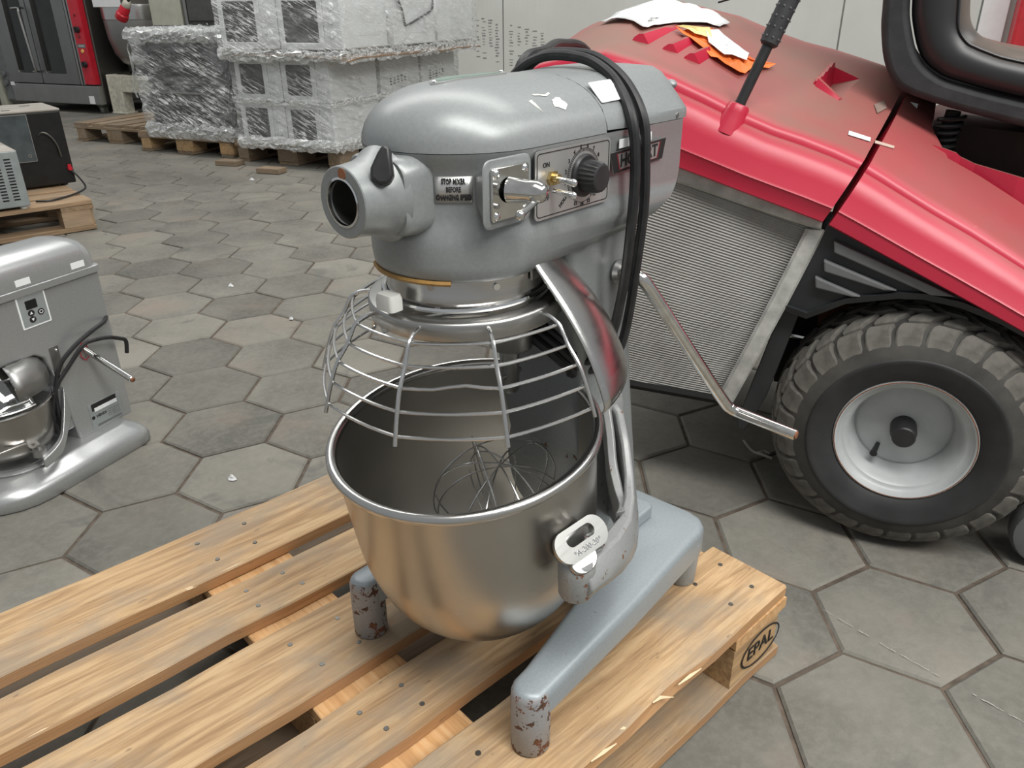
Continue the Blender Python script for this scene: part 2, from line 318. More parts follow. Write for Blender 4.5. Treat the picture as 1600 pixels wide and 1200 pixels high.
for k, (out, d, x, y) in enumerate(cells):
    tilt = (rp.uniform(-.006, .006), rp.uniform(-.006, .006)); dz = rp.uniform(-.0035, .0)
    if k < 290:
        p = pv if k == 0 else pv.copy()
        if k: COL.objects.link(p)
        p.parent = floor; p.location = (x, y, dz); p.rotation_euler = (tilt[0], tilt[1], HT+pi/3*rp.randrange(6)+rp.uniform(-.006, .006))
    else:
        m = Mx.Translation((x, y, dz)) @ Mx.Rotation(HT, 4, 'Z')
        q = paver_mesh(HS-.0048); far.add([m @ V(p) for p in q.v], q.f)
far.obj('paver_field', 'concrete', floor, smooth=0, kind='stuff')

WY = 6.4
seams = [-11.6, -9.6, -7.9, -6.5, -4.9, -3.415, -1.96, -.40, .58]
wall = B().box(-12, 4, WY+.04, WY+.2, 0, 3.4).obj('wall_back', 'wall_panel', smooth=0, kind='structure')
for a, b_ in zip(seams, seams[1:]): B().box(a+.006, b_-.006, WY, WY+.045, .02, 3.35).obj('panel', 'wall_panel', wall, smooth=0, bev=.004)
# rubbed grille-like dirt marks on the panel
dm = B(); rd_ = random.Random(11)
for cx in [-3.78, -3.71, -3.64, -3.57, -3.50, -3.35, -3.27, -3.19, -3.11, -3.03, -2.95]:
    for r in range(15):
        z = .80-.025*r-(cx+3.3)*.20
        if z > .30 and rd_.random() < .85-abs(cx+3.3)*.55: dm.box(cx+rd_.uniform(-.004, .012), cx+.05-rd_.uniform(-.0, .022), WY-.0008, WY+.001, z, z+rd_.uniform(.006, .015))
plain('dirt_mark', (.25, .25, .235), .8, 0, .35, 60)
dm.obj('dirt_mark', 'dirt_mark', wall, smooth=0, kind='stuff')
B().box(.585, .76, WY-.03, WY+.045, 0, 3.3).obj('trim_1', 'appliance_white', smooth=0, bev=.006, kind='structure')
tag(B().box(.80, 1.15, WY-.30, WY-.06, .0, 2.6).box(.79, 1.16, WY-.31, WY-.05, .0, .10).box(.795, .81, WY-.305, WY-.06, .1, 2.6).obj('steel_locker', 'red_steel', smooth=0, bev=.006), 'tall red steel locker standing by the pale wall, seen through the mower seat', 'locker')

# ------------------------------------------------------------------ pallets
def board(x0, x1, y0, y1, z0, z1, seed, rough=.002, chip=None):
    """plank along x with slightly uneven edges"""
    r = random.Random(seed); n = 13; b = B(); rings = []
    for i in range(n):
        x = x0+(x1-x0)*i/(n-1); e0 = r.uniform(-rough, rough); e1 = r.uniform(-rough, rough); dz = r.uniform(-.0006, .0008); c = .0018
        if i in (0, n-1): c = .003
        dn = chip(x) if chip else 0
        rings.append([V((x, y0+e0+c+dn, z0)), V((x, y0+e0+dn*.3, z0+c)), V((x, y0+e0+dn*.9, z1-c-dn*.15)), V((x, y0+e0+c+dn*1.6, z1+dz-dn*.1)), V((x, y1+e1-c, z1+dz)), V((x, y1+e1, z1-c)), V((x, y1+e1, z0+c)), V((x, y1+e1-c, z0))])
    return b.loft(rings)
XS = [(-.145, 0), (-.6725, -.5275), (-1.2, -1.055)]
YT = [(0, .145), (.18625, .28625), (.3275, .4725), (.51375, .61375), (.655, .8)]
def make_pallet(label, loc, rz, mt, mb, fresh, group=None, detail=True):
    p = empty('wooden_pallet', label, 'pallet', loc, rz, group)
    for i, (a, b_) in enumerate(YT):
        ch = (lambda x: .010*max(0, 1-abs(x+.30)/.09)+.006*max(0, 1-abs(x+.42)/.05)) if (i == 0 and detail) else None
        q = board(-1.2+random.uniform(-.004, .004), random.uniform(-.004, .0), a, b_, .122, .144, i+random.randrange(99), .0026, ch)
        q.obj('board', mt, p, smooth=0)
    for a, b_ in XS: board(0, .8, 0, .145, .1, .1215, random.randrange(999)).obj('stringer_board', fresh, p, smooth=0, rot=(0, 0, pi/2), loc=(b_, 0, 0))
    for a, b_ in XS:
        for y0, y1 in ((.001, .1), (.3275, .4725), (.7, .799)):
            c = .018; poly = [(a+.001, y0), (b_-.001, y0), (b_-.001, y1), (a+.001, y1)]
            if b_ == 0: poly = [(a, y0), (b_-(c if y0 < .01 else 0), y0), (b_-.001, y0+(c if y0 < .01 else 0)), (b_-.001, y1-(c if y1 > .79 else 0)), (b_-(c if y1 > .79 else 0), y1), (a, y1)]
            B().prism(poly, .0225, .0995).obj('block', mb, p, smooth=0, bev=.0015, seg=1)
    for y0, y1 in ((0, .1), (.3275, .4725), (.7, .8)): board(-1.2, -.004, y0, y1, .0, .022, random.randrange(999)).obj('base_board', mt if y0 == 0 else 'pine_old_and_shade', p, smooth=0)  # middle and far boards take darker wood: shade seen through deck gaps painted in
    return p
pal = make_pallet('clean pine pallet with an oval stamp, carrying the big stand mixer in front', (0, 0, 0), rad(67), 'pine', 'chipboard', 'pine_fresh')
# nails in the boards
nb = B()
for (a, b_) in XS[:2]:
    for i, (y0, y1) in enumerate(YT):
        for fx in (.25, .74):
            for fy in (.27, .72):
                x = a+(b_-a)*fx+random.uniform(-.01, .01); y = y0+(y1-y0)*fy; nb.cyl((x, y, .1435), (x, y, .1452), .0042, .0036, 8)
nb.obj('nail_head', 'dark_steel', pal, kind='stuff')
# splinters along the torn near edge
sp = B()
for x, y, l, h in [(-.27, -.001, .05, .003), (-.33, .004, .03, .012), (-.405, .006, .012, .004), (-.45, .0, .045, .003), (-.53, .001, .05, .003), (-.08, .143, .03, .001), (-.62, .659, .07, .002), (-.70, .657, .04, .002), (-.60, .517, .06, .002), (-.95, .516, .06, .003)]:
    sp.loft([[V((x-l/2, y, .1425)), V((x-l/2, y+.002, .1425)), V((x-l/2, y+.001, .1435))], [V((x, y-.003, .1418)), V((x, y+.002, .1425)), V((x, y, .1455))], [V((x+l/2, y-h, .140)), V((x+l/2, y-h+.0012, .1405)), V((x+l/2, y-h+.0005, .141))]])
plain('splinter_wood', (.78, .60, .38), .7); sp.obj('splinter', 'splinter_wood', pal, smooth=0, kind='stuff')
# oval stamp on the corner block (near face)
fm = frame((-.0655, -.0003, .062), (1, 0, 0), (0, 0, 1))
el = lambda a, b_: [(a*cos(2*pi*i/40), b_*sin(2*pi*i/40)) for i in range(40)]
st = ring_flat(B(), el(.056, .032), el(.0525, .0290), 0, .0006, fm).obj('oval_stamp', 'black_print', pal, smooth=0, label='black oval stamp with lettering')
text('stamp_lettering', 'EPAL', .036, 'black_print', st, fm @ Mx.Translation((0, .001, 0)))

# ------------------------------------------------------------------ the big stand mixer (x forward, y to its operator side, z up from the pallet)
PR = Mx.Rotation(rad(67), 4, 'Z'); MO = PR @ V((-.524, .224, .1450))
mx = empty('stand_mixer', 'grey floor-standing planetary mixer with wire bowl guard on the pine pallet', 'mixer', MO, rad(253))
def mir(p): return [(x, -y) for x, y in reversed(p)]
# base: two legs joined by a deck under the column
half_o = [(.0+.024*cos(a), .154+.024*sin(a)) for a in [rad(-80+20*i) for i in range(9)]] + [(-.20, .1725), (-.405, .161), (-.425, .156), (-.44, .142), (-.446, .12), (-.446, 0.001)]
half_i = [(-.270, .001), (-.262, .045), (-.240, .080), (-.215, .0935), (-.14, .1065), (-.02, .1285)]
poly = half_o + [(x, -y) for x, y in reversed(half_o)] + [(x, -y) for x, y in reversed(half_i)][0:0]
poly = half_i + half_o; polyL = [(x, -y) for x, y in reversed(poly)]
outline = poly[:-1] + [(-.446, 0)] + polyL[1:-1] + [(-.27, 0)]
def skirt(pts, z): return [V((x, y, z(x, y) if callable(z) else z)) for x, y in pts]
bb = B(); cx0, cy0 = -.25, 0
def inset(pts, d):
    out = []; n = len(pts)
    for i in range(n):
        a, b_, c = V(pts[i-1]), V(pts[i]), V(pts[(i+1) % n]); e1 = (b_-a); e2 = (c-b_)
        e1 = e1.normalized() if e1.length > 1e-9 else e2.normalized(); e2 = e2.normalized() if e2.length > 1e-9 else e1
        n1 = V((-e1.y, e1.x)); n2 = V((-e2.y, e2.x)); q = (n1+n2); q = q/max(.4, q.dot(n1)) if q.length > 1e-6 else n1; out.append(tuple(b_+q*d))
    return out
sgn = 1 if sum(outline[i-1][0]*outline[i][1]-outline[i][0]*outline[i-1][1] for i in range(len(outline))) > 0 else -1
ins = lambda d: inset(outline, sgn*d)
zb = lambda x, y: .050+.012*max(0, min(1, (x+.45)/.45))
bb.loft([skirt(outline, zb), skirt(outline, lambda x, y: .088), skirt(ins(.0012), .0935), skirt(ins(.0045), .098), skirt(ins(.0095), .1000)])
base = bb.obj('base', 'base_paint', mx, smooth=50)
B().prism(rrect(.145, .165, .012, cx=-.322), .0995, .122).obj('column_plinth', 'base_paint', base, smooth=40, bev=.004, seg=3)
for sx, sy in ((0, 1), (0, -1), (-.40, 1), (-.40, -1)):
    if sx == 0: q = B().lathe([(.0, .0), (.0225, .0), (.0245, .003), (.0248, .05), (.0243, .088), (.0225, .0945), (.019, .0975), (.010, .0995), (0, .0995)], 24)
    else: q = B().lathe([(0, 0), (.020, 0), (.0215, .003), (.024, .06), (.024, .075), (0, .075)], 24)
    q.obj('foot', 'foot_paint' if sx == 0 else 'base_paint', mx, loc=(sx, sy*(.154 if sx == 0 else .138), 0), **({'label': 'worn rusty front foot'} if sx == 0 else {}))
# column: leans slightly forward
cr = []
for z, xr, dx, hy in ((.12, -.372, .125, .073), (.20, -.352, .125, .0735), (.36, -.323, .123, .073), (.48, -.305, .125, .073), (.56, -.297, .128, .073), (.585, -.300, .145, .076), (.60, -.305, .19, .082), (.612, -.31, .22, .084)):
    cr.append([V((x, y, z)) for x, y in rrect(dx, 2*hy, .016, 5, xr+dx/2)])
B().loft(cr).obj('column', 'grey_paint', mx, smooth=40)
# head casting
def plan(r, hw, xe, he, cx=-.065, n=24):
    a = [(cx+r*cos(t), r*sin(t)) for t in [pi/2-pi*i/n for i in range(n+1)]]
    right = [(xe+.016, -hw), (xe-.006, -hw+.014), (xe-.028, -he)]
    return a + right + [(x, -y) for x, y in reversed(right)]
hr = []
for z, r, hw, xe, he in ((.5835, .080, .062, -.285, .04), (.5855, .0925, .070, -.30, .045), (.590, .0965, .078, -.315, .05), (.602, .0980, .090, -.335, .055), (.620, .0985, .0995, -.352, .06), (.632, .0975, .1, -.360, .06), (.642, .0935, .1, -.364, .06), (.652, .0915, .1, -.366, .06), (.688, .0915, .1, -.366, .06), (.698, .0940, .1, -.366, .06), (.706, .0985, .1, -.366, .06), (.7115, .1, .1, -.366, .06)):
    hr.append([V((x, y, z)) for x, y in plan(r, hw, xe, he)])
head = B().loft(hr).obj('head_casting', 'grey_paint', mx, smooth=38)
# front cap
cr = []
for k in range(11):
    t = pi/2*k/10.6; wd = .1*cos(t)**.92; z = .7122+.0575*sin(t); n = 24
    cr.append([V((-.065+wd*cos(a), wd*sin(a), z)) for a in [pi/2-pi*i/n for i in range(n+1)]] + [V((-.189, -wd, z)), V((-.189, wd, z))])
B().loft(cr).obj('top_cover', 'grey_paint', mx, smooth=42)
def mot_sec(x, f, s_=1., zt=.7720):
    oct_ = [(.1, .7122), (.1, .7190), (.0992, .7235), (.092, .7315), (.082, .742), (.071, .7535), (.060, .7635), (.046, .7695), (.030, .7705), (.0, .7712)]; out = []
    for y, z in oct_:
        zc_ = .7122+.0575*math.sqrt(max(0, 1-((min(.0999, y)/.1)**(1/.92))**2)); zz = zc_+(z-zc_)*f; out.append((y*s_, .7122+(zz-.7122)*(zt-.7122)/.06))
    out += [(-y, z) for y, z in reversed(out[:-1])]
    return [V((x, y, z)) for y, z in out]
B().loft([mot_sec(-.1905, .0), mot_sec(-.23, .5), mot_sec(-.285, 1), mot_sec(-.345, 1), mot_sec(-.362, 1, .97, .7705), mot_sec(-.378, 1, .86, .764), mot_sec(-.392, 1, .68, .752), mot_sec(-.395, 1, .5, .745)]).obj('motor_cover', 'grey_paint', mx, smooth=28)
B().ball((-.384, .060, .746), .0075, 12, (1, 1, .8)).obj('rear_boss', 'grey_paint', mx)
for x, y in ((-.335, .0985),): B().cyl((x, y, .7165), (x, y+.0025, .7165), .0035, .003, 12).obj('screw', 'dull_steel', mx)
# attachment hub
hub = B()
hub.loft([[V((x, y*1., .672+z)) for y, z in rrect(2*a, 2*b_, .018, 5)] for x, a, b_ in ((-.03, .0445, .0385), (.030, .0435, .0378), (.0465, .0425, .0365), (.0495, .041, .035))])
rim = B().lathe([(.046, .044), (.0395, .054), (.0355, .066), (.0338, .082), (.0335, .0895), (.0325, .0905), (.0222, .0905), (.0212, .0895), (.0212, .035), (0, .035)], 40, m=Mx.Translation((0, 0, .672)) @ Mx.Rotation(pi/2, 4, 'Y'))
hubo = hub.obj('hub_flange', 'grey_paint', mx, smooth=40)
rim.obj('attachment_hub', 'grey_paint', hubo, smooth=40)
B().lathe([(.0208, .086), (.0208, .037), (0, .037)], 36, m=Mx.Translation((0, 0, .672)) @ Mx.Rotation(pi/2, 4, 'Y')).obj('hub_bore', 'dark_steel', hubo)
B().lathe([(.0235, .0909), (.0212, .0912), (.0205, .0885)], 36, m=Mx.Translation((0, 0, .672)) @ Mx.Rotation(pi/2, 4, 'Y')).obj('bore_lip', 'chrome', hubo)
B().cyl((.0900, .003, .6985), (.0910, .003, .6985), .0055, .0055, 14).obj('pin_hole', 'rust', hubo)
B().cyl((.060, .020, .698), (.062, .026, .706), .007, .007, 12).obj('thumb_screw', 'dull_steel', hubo)
kp = [(-.009, -.010), (.000, -.013), (.009, -.009), (.0105, .000), (.0075, .014), (.0045, .0225), (-.0025, .0225), (-.006, .012), (-.011, -.001)]
B().prism(kp, -.008, .008, frame((.0650, .0300, .7005), (.62, -.75, .25), (-.42, .0, 1))).obj('knob_lever', 'black_plastic', hubo, smooth=30, bev=.003, seg=3)
# speed change boss, plate and lever
B().loft([[V((-.0275+x*s, yy, .6765+z*s)) for x, z in rrect(.070, .066, .010, 5)] for yy, s in ((.055, .30), (.076, .52), (.090, .76), (.0965, .92), (.0995, .985), (.1006, .955))]).obj('speed_boss', 'grey_paint', mx, smooth=45)
plt = B().prism(rrect(.053, .050, .004, 4), 0, .0035, frame((-.0278, .1006, .6765), (-1, 0, 0), (0, 0, 1))).obj('speed_plate', 'worn_chrome', mx, smooth=30, bev=.0012)
for sx in (-1, 1):
    for sz in (-1, 1): B().ball((-.0278+sx*.0205, .1042, .6765+sz*.0195), .0042, 12, (1, .55, 1)).obj('screw', 'chrome', plt)
B().lathe([(.0125, 0), (.0118, .007), (.0108, .018), (.0112, .022), (.0108, .030), (.0085, .0355), (.0045, .0385), (0, .039)], 24, m=Mx.Translation((-.0255, .104, .679)) @ Mx.Rotation(rad(-90), 4, 'X') @ Mx.Rotation(rad(-16), 4, 'Y')).obj('shift_knob', 'worn_chrome', plt)
B().tube([(-.0380, .1330, .676), (-.0200, .133, .6680), (-.0085, .1325, .6630)], .0034, 10).ball((-.0075, .1323, .6625), .0050).obj('shift_lever', 'worn_chrome', plt)
for z in (.686, .667): B().cyl((-.0060, .1035, z), (-.0060, .1075, z), .0026, .0024, 10).obj('screw', 'dull_steel', plt)
# control panel
pc = (-.1307, .1003, .6738); pm = frame(pc, (-1, 0, 0), (0, 0, 1))
cp = B().prism(rrect(.1285, .0685, .006, 5), 0, .0012, pm).obj('control_panel', 'plate_alu', mx, smooth=0)
ring_flat(B(), rrect(.1235, .0635, .0045, 5), rrect(.1215, .0615, .0037, 5), .0012, .0015, pm).obj('border_line', 'black_print', cp, smooth=0)
dcx, dcz = .0160, .0005
tick = B()
for k in range(61):
    a = rad(218-4.6*k); mm = pm @ Mx.Translation((dcx+.0262*cos(a), dcz+.0262*sin(a), 0)) @ Mx.Rotation(a, 4, 'Z'); tick.box(-.0013, .0013, -.00035, .00035, .0012, .0015, mm)
tick.obj('dial_scale', 'black_print', cp, smooth=0, kind='stuff')
ring_flat(B(), [(dcx+.0282*cos(rad(218-4.6*i)), dcz+.0282*sin(rad(218-4.6*i))) for i in range(78)], [(dcx+.0277*cos(rad(218-4.6*i)), dcz+.0277*sin(rad(218-4.6*i))) for i in range(78)], .0012, .0014, pm).obj('dial_ring', 'black_print', cp, smooth=0)
for k in range(1, 16):
    a = rad(90-(k-5.5)*21.5); text('dial_number', str(k), .0058, 'black_print', cp, pm @ Mx.Translation((dcx+.0318*cos(a), dcz+.0300*sin(a), .0013)), bold=.0001)
B().lathe([(.0222, .0012), (.0222, .004), (.0205, .006), (0, .006)], 32, m=pm @ Mx.Translation((dcx, dcz, 0))).obj('dial_skirt', 'black_plastic', cp)
kn = []
for z, r, d in ((.006, .0165, .0), (.008, .0170, .0012), (.021, .0160, .0013), (.0245, .0148, .0006), (.0255, .0125, 0)):
    kn.append([pm @ V((dcx+(r-d*(i % 2))*cos(2*pi*i/44), dcz+(r-d*(i % 2))*sin(2*pi*i/44), z)) for i in range(44)])
B().loft(kn).obj('dial_knob', 'black_plastic', cp, smooth=25)
for zz, nut in ((.006, 1), (-.0065, 0)):
    tx = -.0385
    if nut: tn = B().prism([(tx+.0078*cos(pi/3*i), zz+.0078*sin(pi/3*i)) for i in range(6)], .0012, .0055, pm).cyl(pm @ V((tx, zz, .005)), pm @ V((tx, zz, .011)), .0048, .0048, 16).obj('brass_nut', 'brass', cp, smooth=30)
    B().tube([pm @ V((tx, zz, .004)), pm @ V((tx+.001, zz-.0015, .022)), pm @ V((tx+.0012, zz-.002, .0285))], lambda t: .0026+.0013*t, 12).ball(pm @ V((tx+.0012, zz-.002, .0285)), .0040, 12).obj('toggle_switch', 'chrome', cp)
for x, z in ((.0560, -.0015), (-.0505, -.0055)): B().ball(pm @ V((x, z, .0012)), .0036, 12, (1, .6, 1)).obj('screw', 'chrome', cp)
text('panel_lettering', 'ON', .0068, 'black_print', cp, pm @ Mx.Translation((-.0470, .0195, .0013)), bold=.0001)
text('panel_lettering', 'OFF', .0064, 'black_print', cp, pm @ Mx.Translation((-.0475, -.0135, .0013)), bold=.0001)
text('panel_lettering', 'HOLD', .0058, 'black_print', cp, pm @ Mx.Translation((-.0180, -.0205, .0013)) @ Mx.Rotation(rad(40), 4, 'Z'), bold=.0001)
# maker's sign, labels
hm = frame((-.254, .1003, .6805), (-1, 0, 0.035), (0, 0, 1)); tz = lambda s: [(-.057*s-.0005*(s < 1), .0115*s), (-.0505*s, -.0115*s), (.0505*s, -.0115*s), (.057*s, .0115*s)]
sg = B().prism(tz(1), 0, .0010, hm).obj('maker_sign', 'plate_alu', mx, smooth=0)
ring_flat(B(), tz(1), tz(.80), .0010, .0013, hm).obj('sign_border', 'black_print', sg, smooth=0); ring_flat(B(), tz(.80), tz(.755), .0010, .0012, hm).obj('sign_line', 'red_print', sg, smooth=0)
text('sign_lettering', 'HOBART', .0195, 'black_print', sg, hm @ Mx.Translation((0, -.0002, .0011)), bold=.0005)
B().box(-.033, .033, -.0048, .0048, 0, .0006, frame((-.246, .1003, .6985), (-1, 0, .02), (0, 0, 1))).obj('white_strip', 'white_label', mx, smooth=0)
B().prism(rrect(.044, .027, .002, 3), 0, .0006, frame((-.216, .0778, .7512), (-1, -.03, .02), (0, -.70, .71))).obj('white_sticker', 'white_label', mx, smooth=0)
# warning label wrapped on the round casting
wl = B(); RR = .0923; rows = []
for i in range(9):
    a = rad(40.5+(i-4)*2.85); rows.append([V((-.065+RR*cos(a), RR*sin(a), z)) for z in (.6655, .6905)])
wl.add([p for r in rows for p in r], [(2*i, 2*i+1, 2*i+3, 2*i+2) for i in range(8)])
wlo = wl.obj('warning_label', 'plate_alu', mx, smooth=40, solid=.0004)
for ln, zz, sz in (('STOP MIXER', .6858, .0074), ('BEFORE', .6780, .0074), ('CHANGING SPEED', .6702, .0074)):
    t = text('label_lettering', ln, sz, 'black_print', wlo, Mx.Identity(4), bold=.00018, sx=.56)
    for v_ in t.data.vertices:
        a = rad(40.5)+v_.co.x/RR; v_.co = V((-.065+(RR+.0006+v_.co.z)*cos(a), (RR+.0006+v_.co.z)*sin(a), zz+v_.co.y))
def cap_z(x, y, d=0):
    wd = min(.0995, math.hypot(max(0, x+.065), y)); k = (wd/.1)**(1/.92); return .7122+.0575*math.sqrt(max(0, 1-k*k))+d
def strip(w0, w1, d0, d1, x0, x1):
    q = []
    for i in range(15):
        x = x0+(x1-x0)*i/14; e = math.sqrt(max(.0, 1-abs(2*i/14-1)**6)); yy = -.006+(x+.09)*.12
        q.append([V((x, yy+sg_*(w0*e+.0005), cap_z(x, yy+sg_*w0*e, d))) for sg_, d in ((-1, d0), (-1, d1), (1, d1), (1, d0))])
    return B().loft(q)
npl = strip(.0125, 0, -.001, .0016, -.028, -.152).obj('name_plate', 'plate_alu', mx, smooth=50)
strip(.0095, 0, 0, .0021, -.036, -.144).obj('plate_field', 'green_plate', npl, smooth=50)
for x in (-.033, -.147): B().ball((x, -.006+(x+.09)*.12, cap_z(x, 0, .0018)), .0030, 10, (1, 1, .5)).obj('rivet', 'chrome', npl)
# paint losses that show filler and primer on the cover
chips = B()
def on_cap(x, y, d=.0005):
    wd = min(.0995, abs(y)); k = (wd/.1)**(1/.92); return .7122+.0575*math.sqrt(max(0, 1-k*k))+d
for pts in ([(-.087, .076), (-.093, .0745), (-.092, .082), (-.0955, .088), (-.0935, .0785)], ):
    chips.add([(x, y, on_cap(x, y)) for x, y in pts], [tuple(range(len(pts)))])
for cx, cy, rx, ry, a0, a1 in ((-.128, .082, .010, .006, 0, 360), (-.116, .066, .012, .004, 20, 150)):
    o = []; n = 14
    for i in range(n+1):
        a = rad(a0+(a1-a0)*i/n); o.append((cx+rx*cos(a)*(1+.25*sin(5*a)), cy+ry*sin(a)*(1+.2*cos(3*a))))
    if a1 == 360: chips.add([(x, y, on_cap(x, y)) for x, y in o[:-1]], [tuple(range(n))])
    else: chips.add([(x, y+d, on_cap(x, y+d)) for x, y in o for d in (0, .0022)], [(2*i, 2*i+1, 2*i+3, 2*i+2) for i in range(n)])
plain('filler', (.72, .72, .66), .6, 0, .15, 200); chips.obj('paint_chip', 'filler', mx, smooth=0)
# amber gasket bead under the casting front
B().tube([(-.065+.0955*cos(rad(a)), .0955*sin(rad(a)), .5852) for a in range(-38, 40, 3)], .0028, 6).obj('gasket_bead', 'orange_gum', mx)
# neck, guard ring
GT = Mx.Translation((-.07, 0, .55)) @ Mx.Rotation(rad(3), 4, 'Y') @ Mx.Translation((0, 0, -.55))
nb_ = B().lathe([(.060, .545), (.0885, .553), (.0895, .562), (.0885, .5665), (.0885, .590), (.05, .590)], 48, m=Mx.Translation((-.07, 0, 0))).obj('neck_band', 'steel', mx, smooth=30)
for a in (64, -25, 20): B().cyl((-.07+.088*cos(rad(a)), .088*sin(rad(a)), .577), (-.07+.0915*cos(rad(a)), .0915*sin(rad(a)), .577), .004, .0036, 12).obj('screw', 'chrome', nb_)
B().tube([GT @ V((.0925*cos(2*pi*i/48), .0925*sin(2*pi*i/48), .5585)) for i in range(48)], .0034, 8, closed=True).obj('bead_ring', 'chrome', nb_)
gr = B().lathe([(.092, .546), (.094, .5512), (.1090, .5512), (.1110, .5500), (.1120, .5475), (.1120, .5325), (.1110, .531), (.1085, .531), (.1085, .546), (.092, .546)], 64, m=GT).obj('guard_ring', 'ring_steel', mx, smooth=40)
prof = [(.1115, .5455), (.1170, .5455), (.1240, .5445), (.1300, .5420), (.137, .537), (.148, .518), (.162, .500), (.172, .478), (.1805, .454), (.183, .446)]
def at_ang(r, z, a): return GT @ V((r*cos(a), r*sin(a), z))
for a in (-90, -54, -18, 18, 54.5, 88): B().tube(spline([at_ang(r, z, rad(a)) for r, z in prof], 4), .0023, 8).obj('guard_rib', 'wire_steel', gr)
for k, (r, z) in enumerate(((.136, .538), (.148, .518), (.162, .500), (.172, .478), (.1805, .454))):
    pts = []; r -= .003
    for a0, a1 in zip((-90, -54, -18, 18, 54.5), (-54, -18, 18, 54.5, 88)):
        for i in range(6):
            t = i/6; a = rad(a0+(a1-a0)*t); rr = r*(1-.022*(4*t*(1-t))) ; pts.append(at_ang(rr, z+(.006*max(0, 1-abs(t-.62)*3.2) if (k == 2 and a0 == 18) else 0), a))
    pts.append(at_ang(r, z, rad(88))); B().tube(pts, .0018, 7).obj('guard_hoop', 'wire_steel', gr)
sh = B(); rows = []
sp_ = [(.0945, .592), (.099, .586), (.111, .572), (.127, .553), (.145, .529), (.161, .503), (.173, .476), (.1805, .455), (.182, .446), (.179, .439)]
spf = spline([(r, z, 0) for r, z in sp_], 3)
for q in spf: rows.append([at_ang(q.x, q.y, rad(94+(266-94)*i/40)) for i in range(41)])
sh.loft(rows, cap=False, closed=False).obj('splash_shield', 'steel', mx, smooth=60, solid=.0016, label='curved sheet steel rear half of the guard')
B().box(-.006, .006, -.0015, .0015, -.012, .010, GT @ frame((.0915*cos(rad(97)), .0915*sin(rad(97)), .587), (-sin(rad(97)), cos(rad(97)), 0), (0, 0, 1)) @ Mx.Rotation(-pi/2, 4, 'X')).obj('shield_tab', 'steel', mx, smooth=0)
B().loft([[V((.0395+x*s, y*s-.006, z-.004)) for x, y in rrect(.018, .026, .004, 3)] for z, s in ((.556, 1), (.568, 1), (.573, .86))]).obj('sensor_block', 'white_plastic', mx, smooth=35, label='small off-white plastic block on the guard ring')
# agitator
B().lathe([(0, .452), (.026, .452), (.0275, .455), (.0275, .56), (0, .56)], 24).obj('planet_hub', 'dull_steel', mx, loc=(-.145, 0, 0))
B().lathe([(0, .391), (.0095, .391), (.0115, .395), (.0115, .46), (0, .46)], 20).cyl((-.018, 0, .415), (.018, 0, .415), .004, .004, 10).obj('agitator_shaft', 'dull_steel', mx, loc=(-.143, 0, 0))
# bowl yoke
yk = B().loft([[V((x, y, z)) for x, y in rrect(.075, 2*hy, .01, 4, -.250)] for z, hy in ((.150, .080), (.16, .0845), (.348, .0845), (.357, .081))]).obj('yoke', 'yoke_paint', mx, smooth=40)
for s in (1, -1):
    # heavy curved arm: outer skin and inner skin given bottom to top
    st_ = [(-.268, .074, .165, .352, .020), (-.250, .098, .170, .350, .018), (-.228, .124, .176, .322, .018), (-.205, .146, .184, .296, .018), (-.180, .164, .194, .280, .020), (-.150, .178, .204, .272, .024), (-.110, .186, .216, .272, .030), (-.070, .188, .226, .274, .034), (-.035, .187, .232, .275, .036)]
    rings = []
    for i, (x, y, z0, z1, th) in enumerate(st_):
        a, b_ = V(st_[max(0, i-1)][:2]), V(st_[min(len(st_)-1, i+1)][:2]); T = (b_-a).normalized(); N = V((-T.y, T.x)) if s > 0 else V((-T.y, T.x)); h = z1-z0
        rings.append([V((x+N.x*o, s*(y+N.y*o), z)) for o, z in ((th*.55, z0+h*.12), (th*.75, z0+h*.45), (th*.65, z0+h*.72), (th*.30, z1), (-th*.30, z1), (-th*.38, z0+h*.5), (-th*.30, z0+h*.08), (th*.15, z0))])
    B().loft(rings).obj('yoke_arm', 'yoke_paint', mx, smooth=50, bev=.003)
    # raised fin that runs from the slide down into the arm
    fin = spline([(-.236, .084, .356), (-.222, .101, .330), (-.205, .118, .302), (-.189, .138, .282), (-.176, .155, .272), (-.150, .168, .278)], 4)
    B().loft([[V((p.x+ox, s*(p.y+oy), p.z+oz)) for ox, oy, oz in ((-.016, -.002, -.02), (-.004, .007, .0), (.0, .007, .002), (.006, .001, .0), (.002, -.004, -.03))] for p in fin]).obj('arm_fin', 'yoke_paint', mx, smooth=45, bev=.0015)
    B().lathe([(0, .226), (.0185, .226), (.0205, .230), (.0215, .262), (.0205, .2715), (.018, .275), (0, .275)], 24).obj('pin_boss', 'rusty_yoke', mx, loc=(-.040, s*.187, .005), label='rusty bowl pin boss')
B().cyl((-.040, .187, .27), (-.040, .187, .291), .006, .006, 12).obj('bowl_pin', 'worn_chrome', mx)
B().tube([V((-.075+.011*cos(a), .185+.011*sin(a), .277+.0016*a/2)) for a in [pi*i/6 for i in range(26)]], .0016, 6).obj('latch_spring', 'worn_chrome', mx)
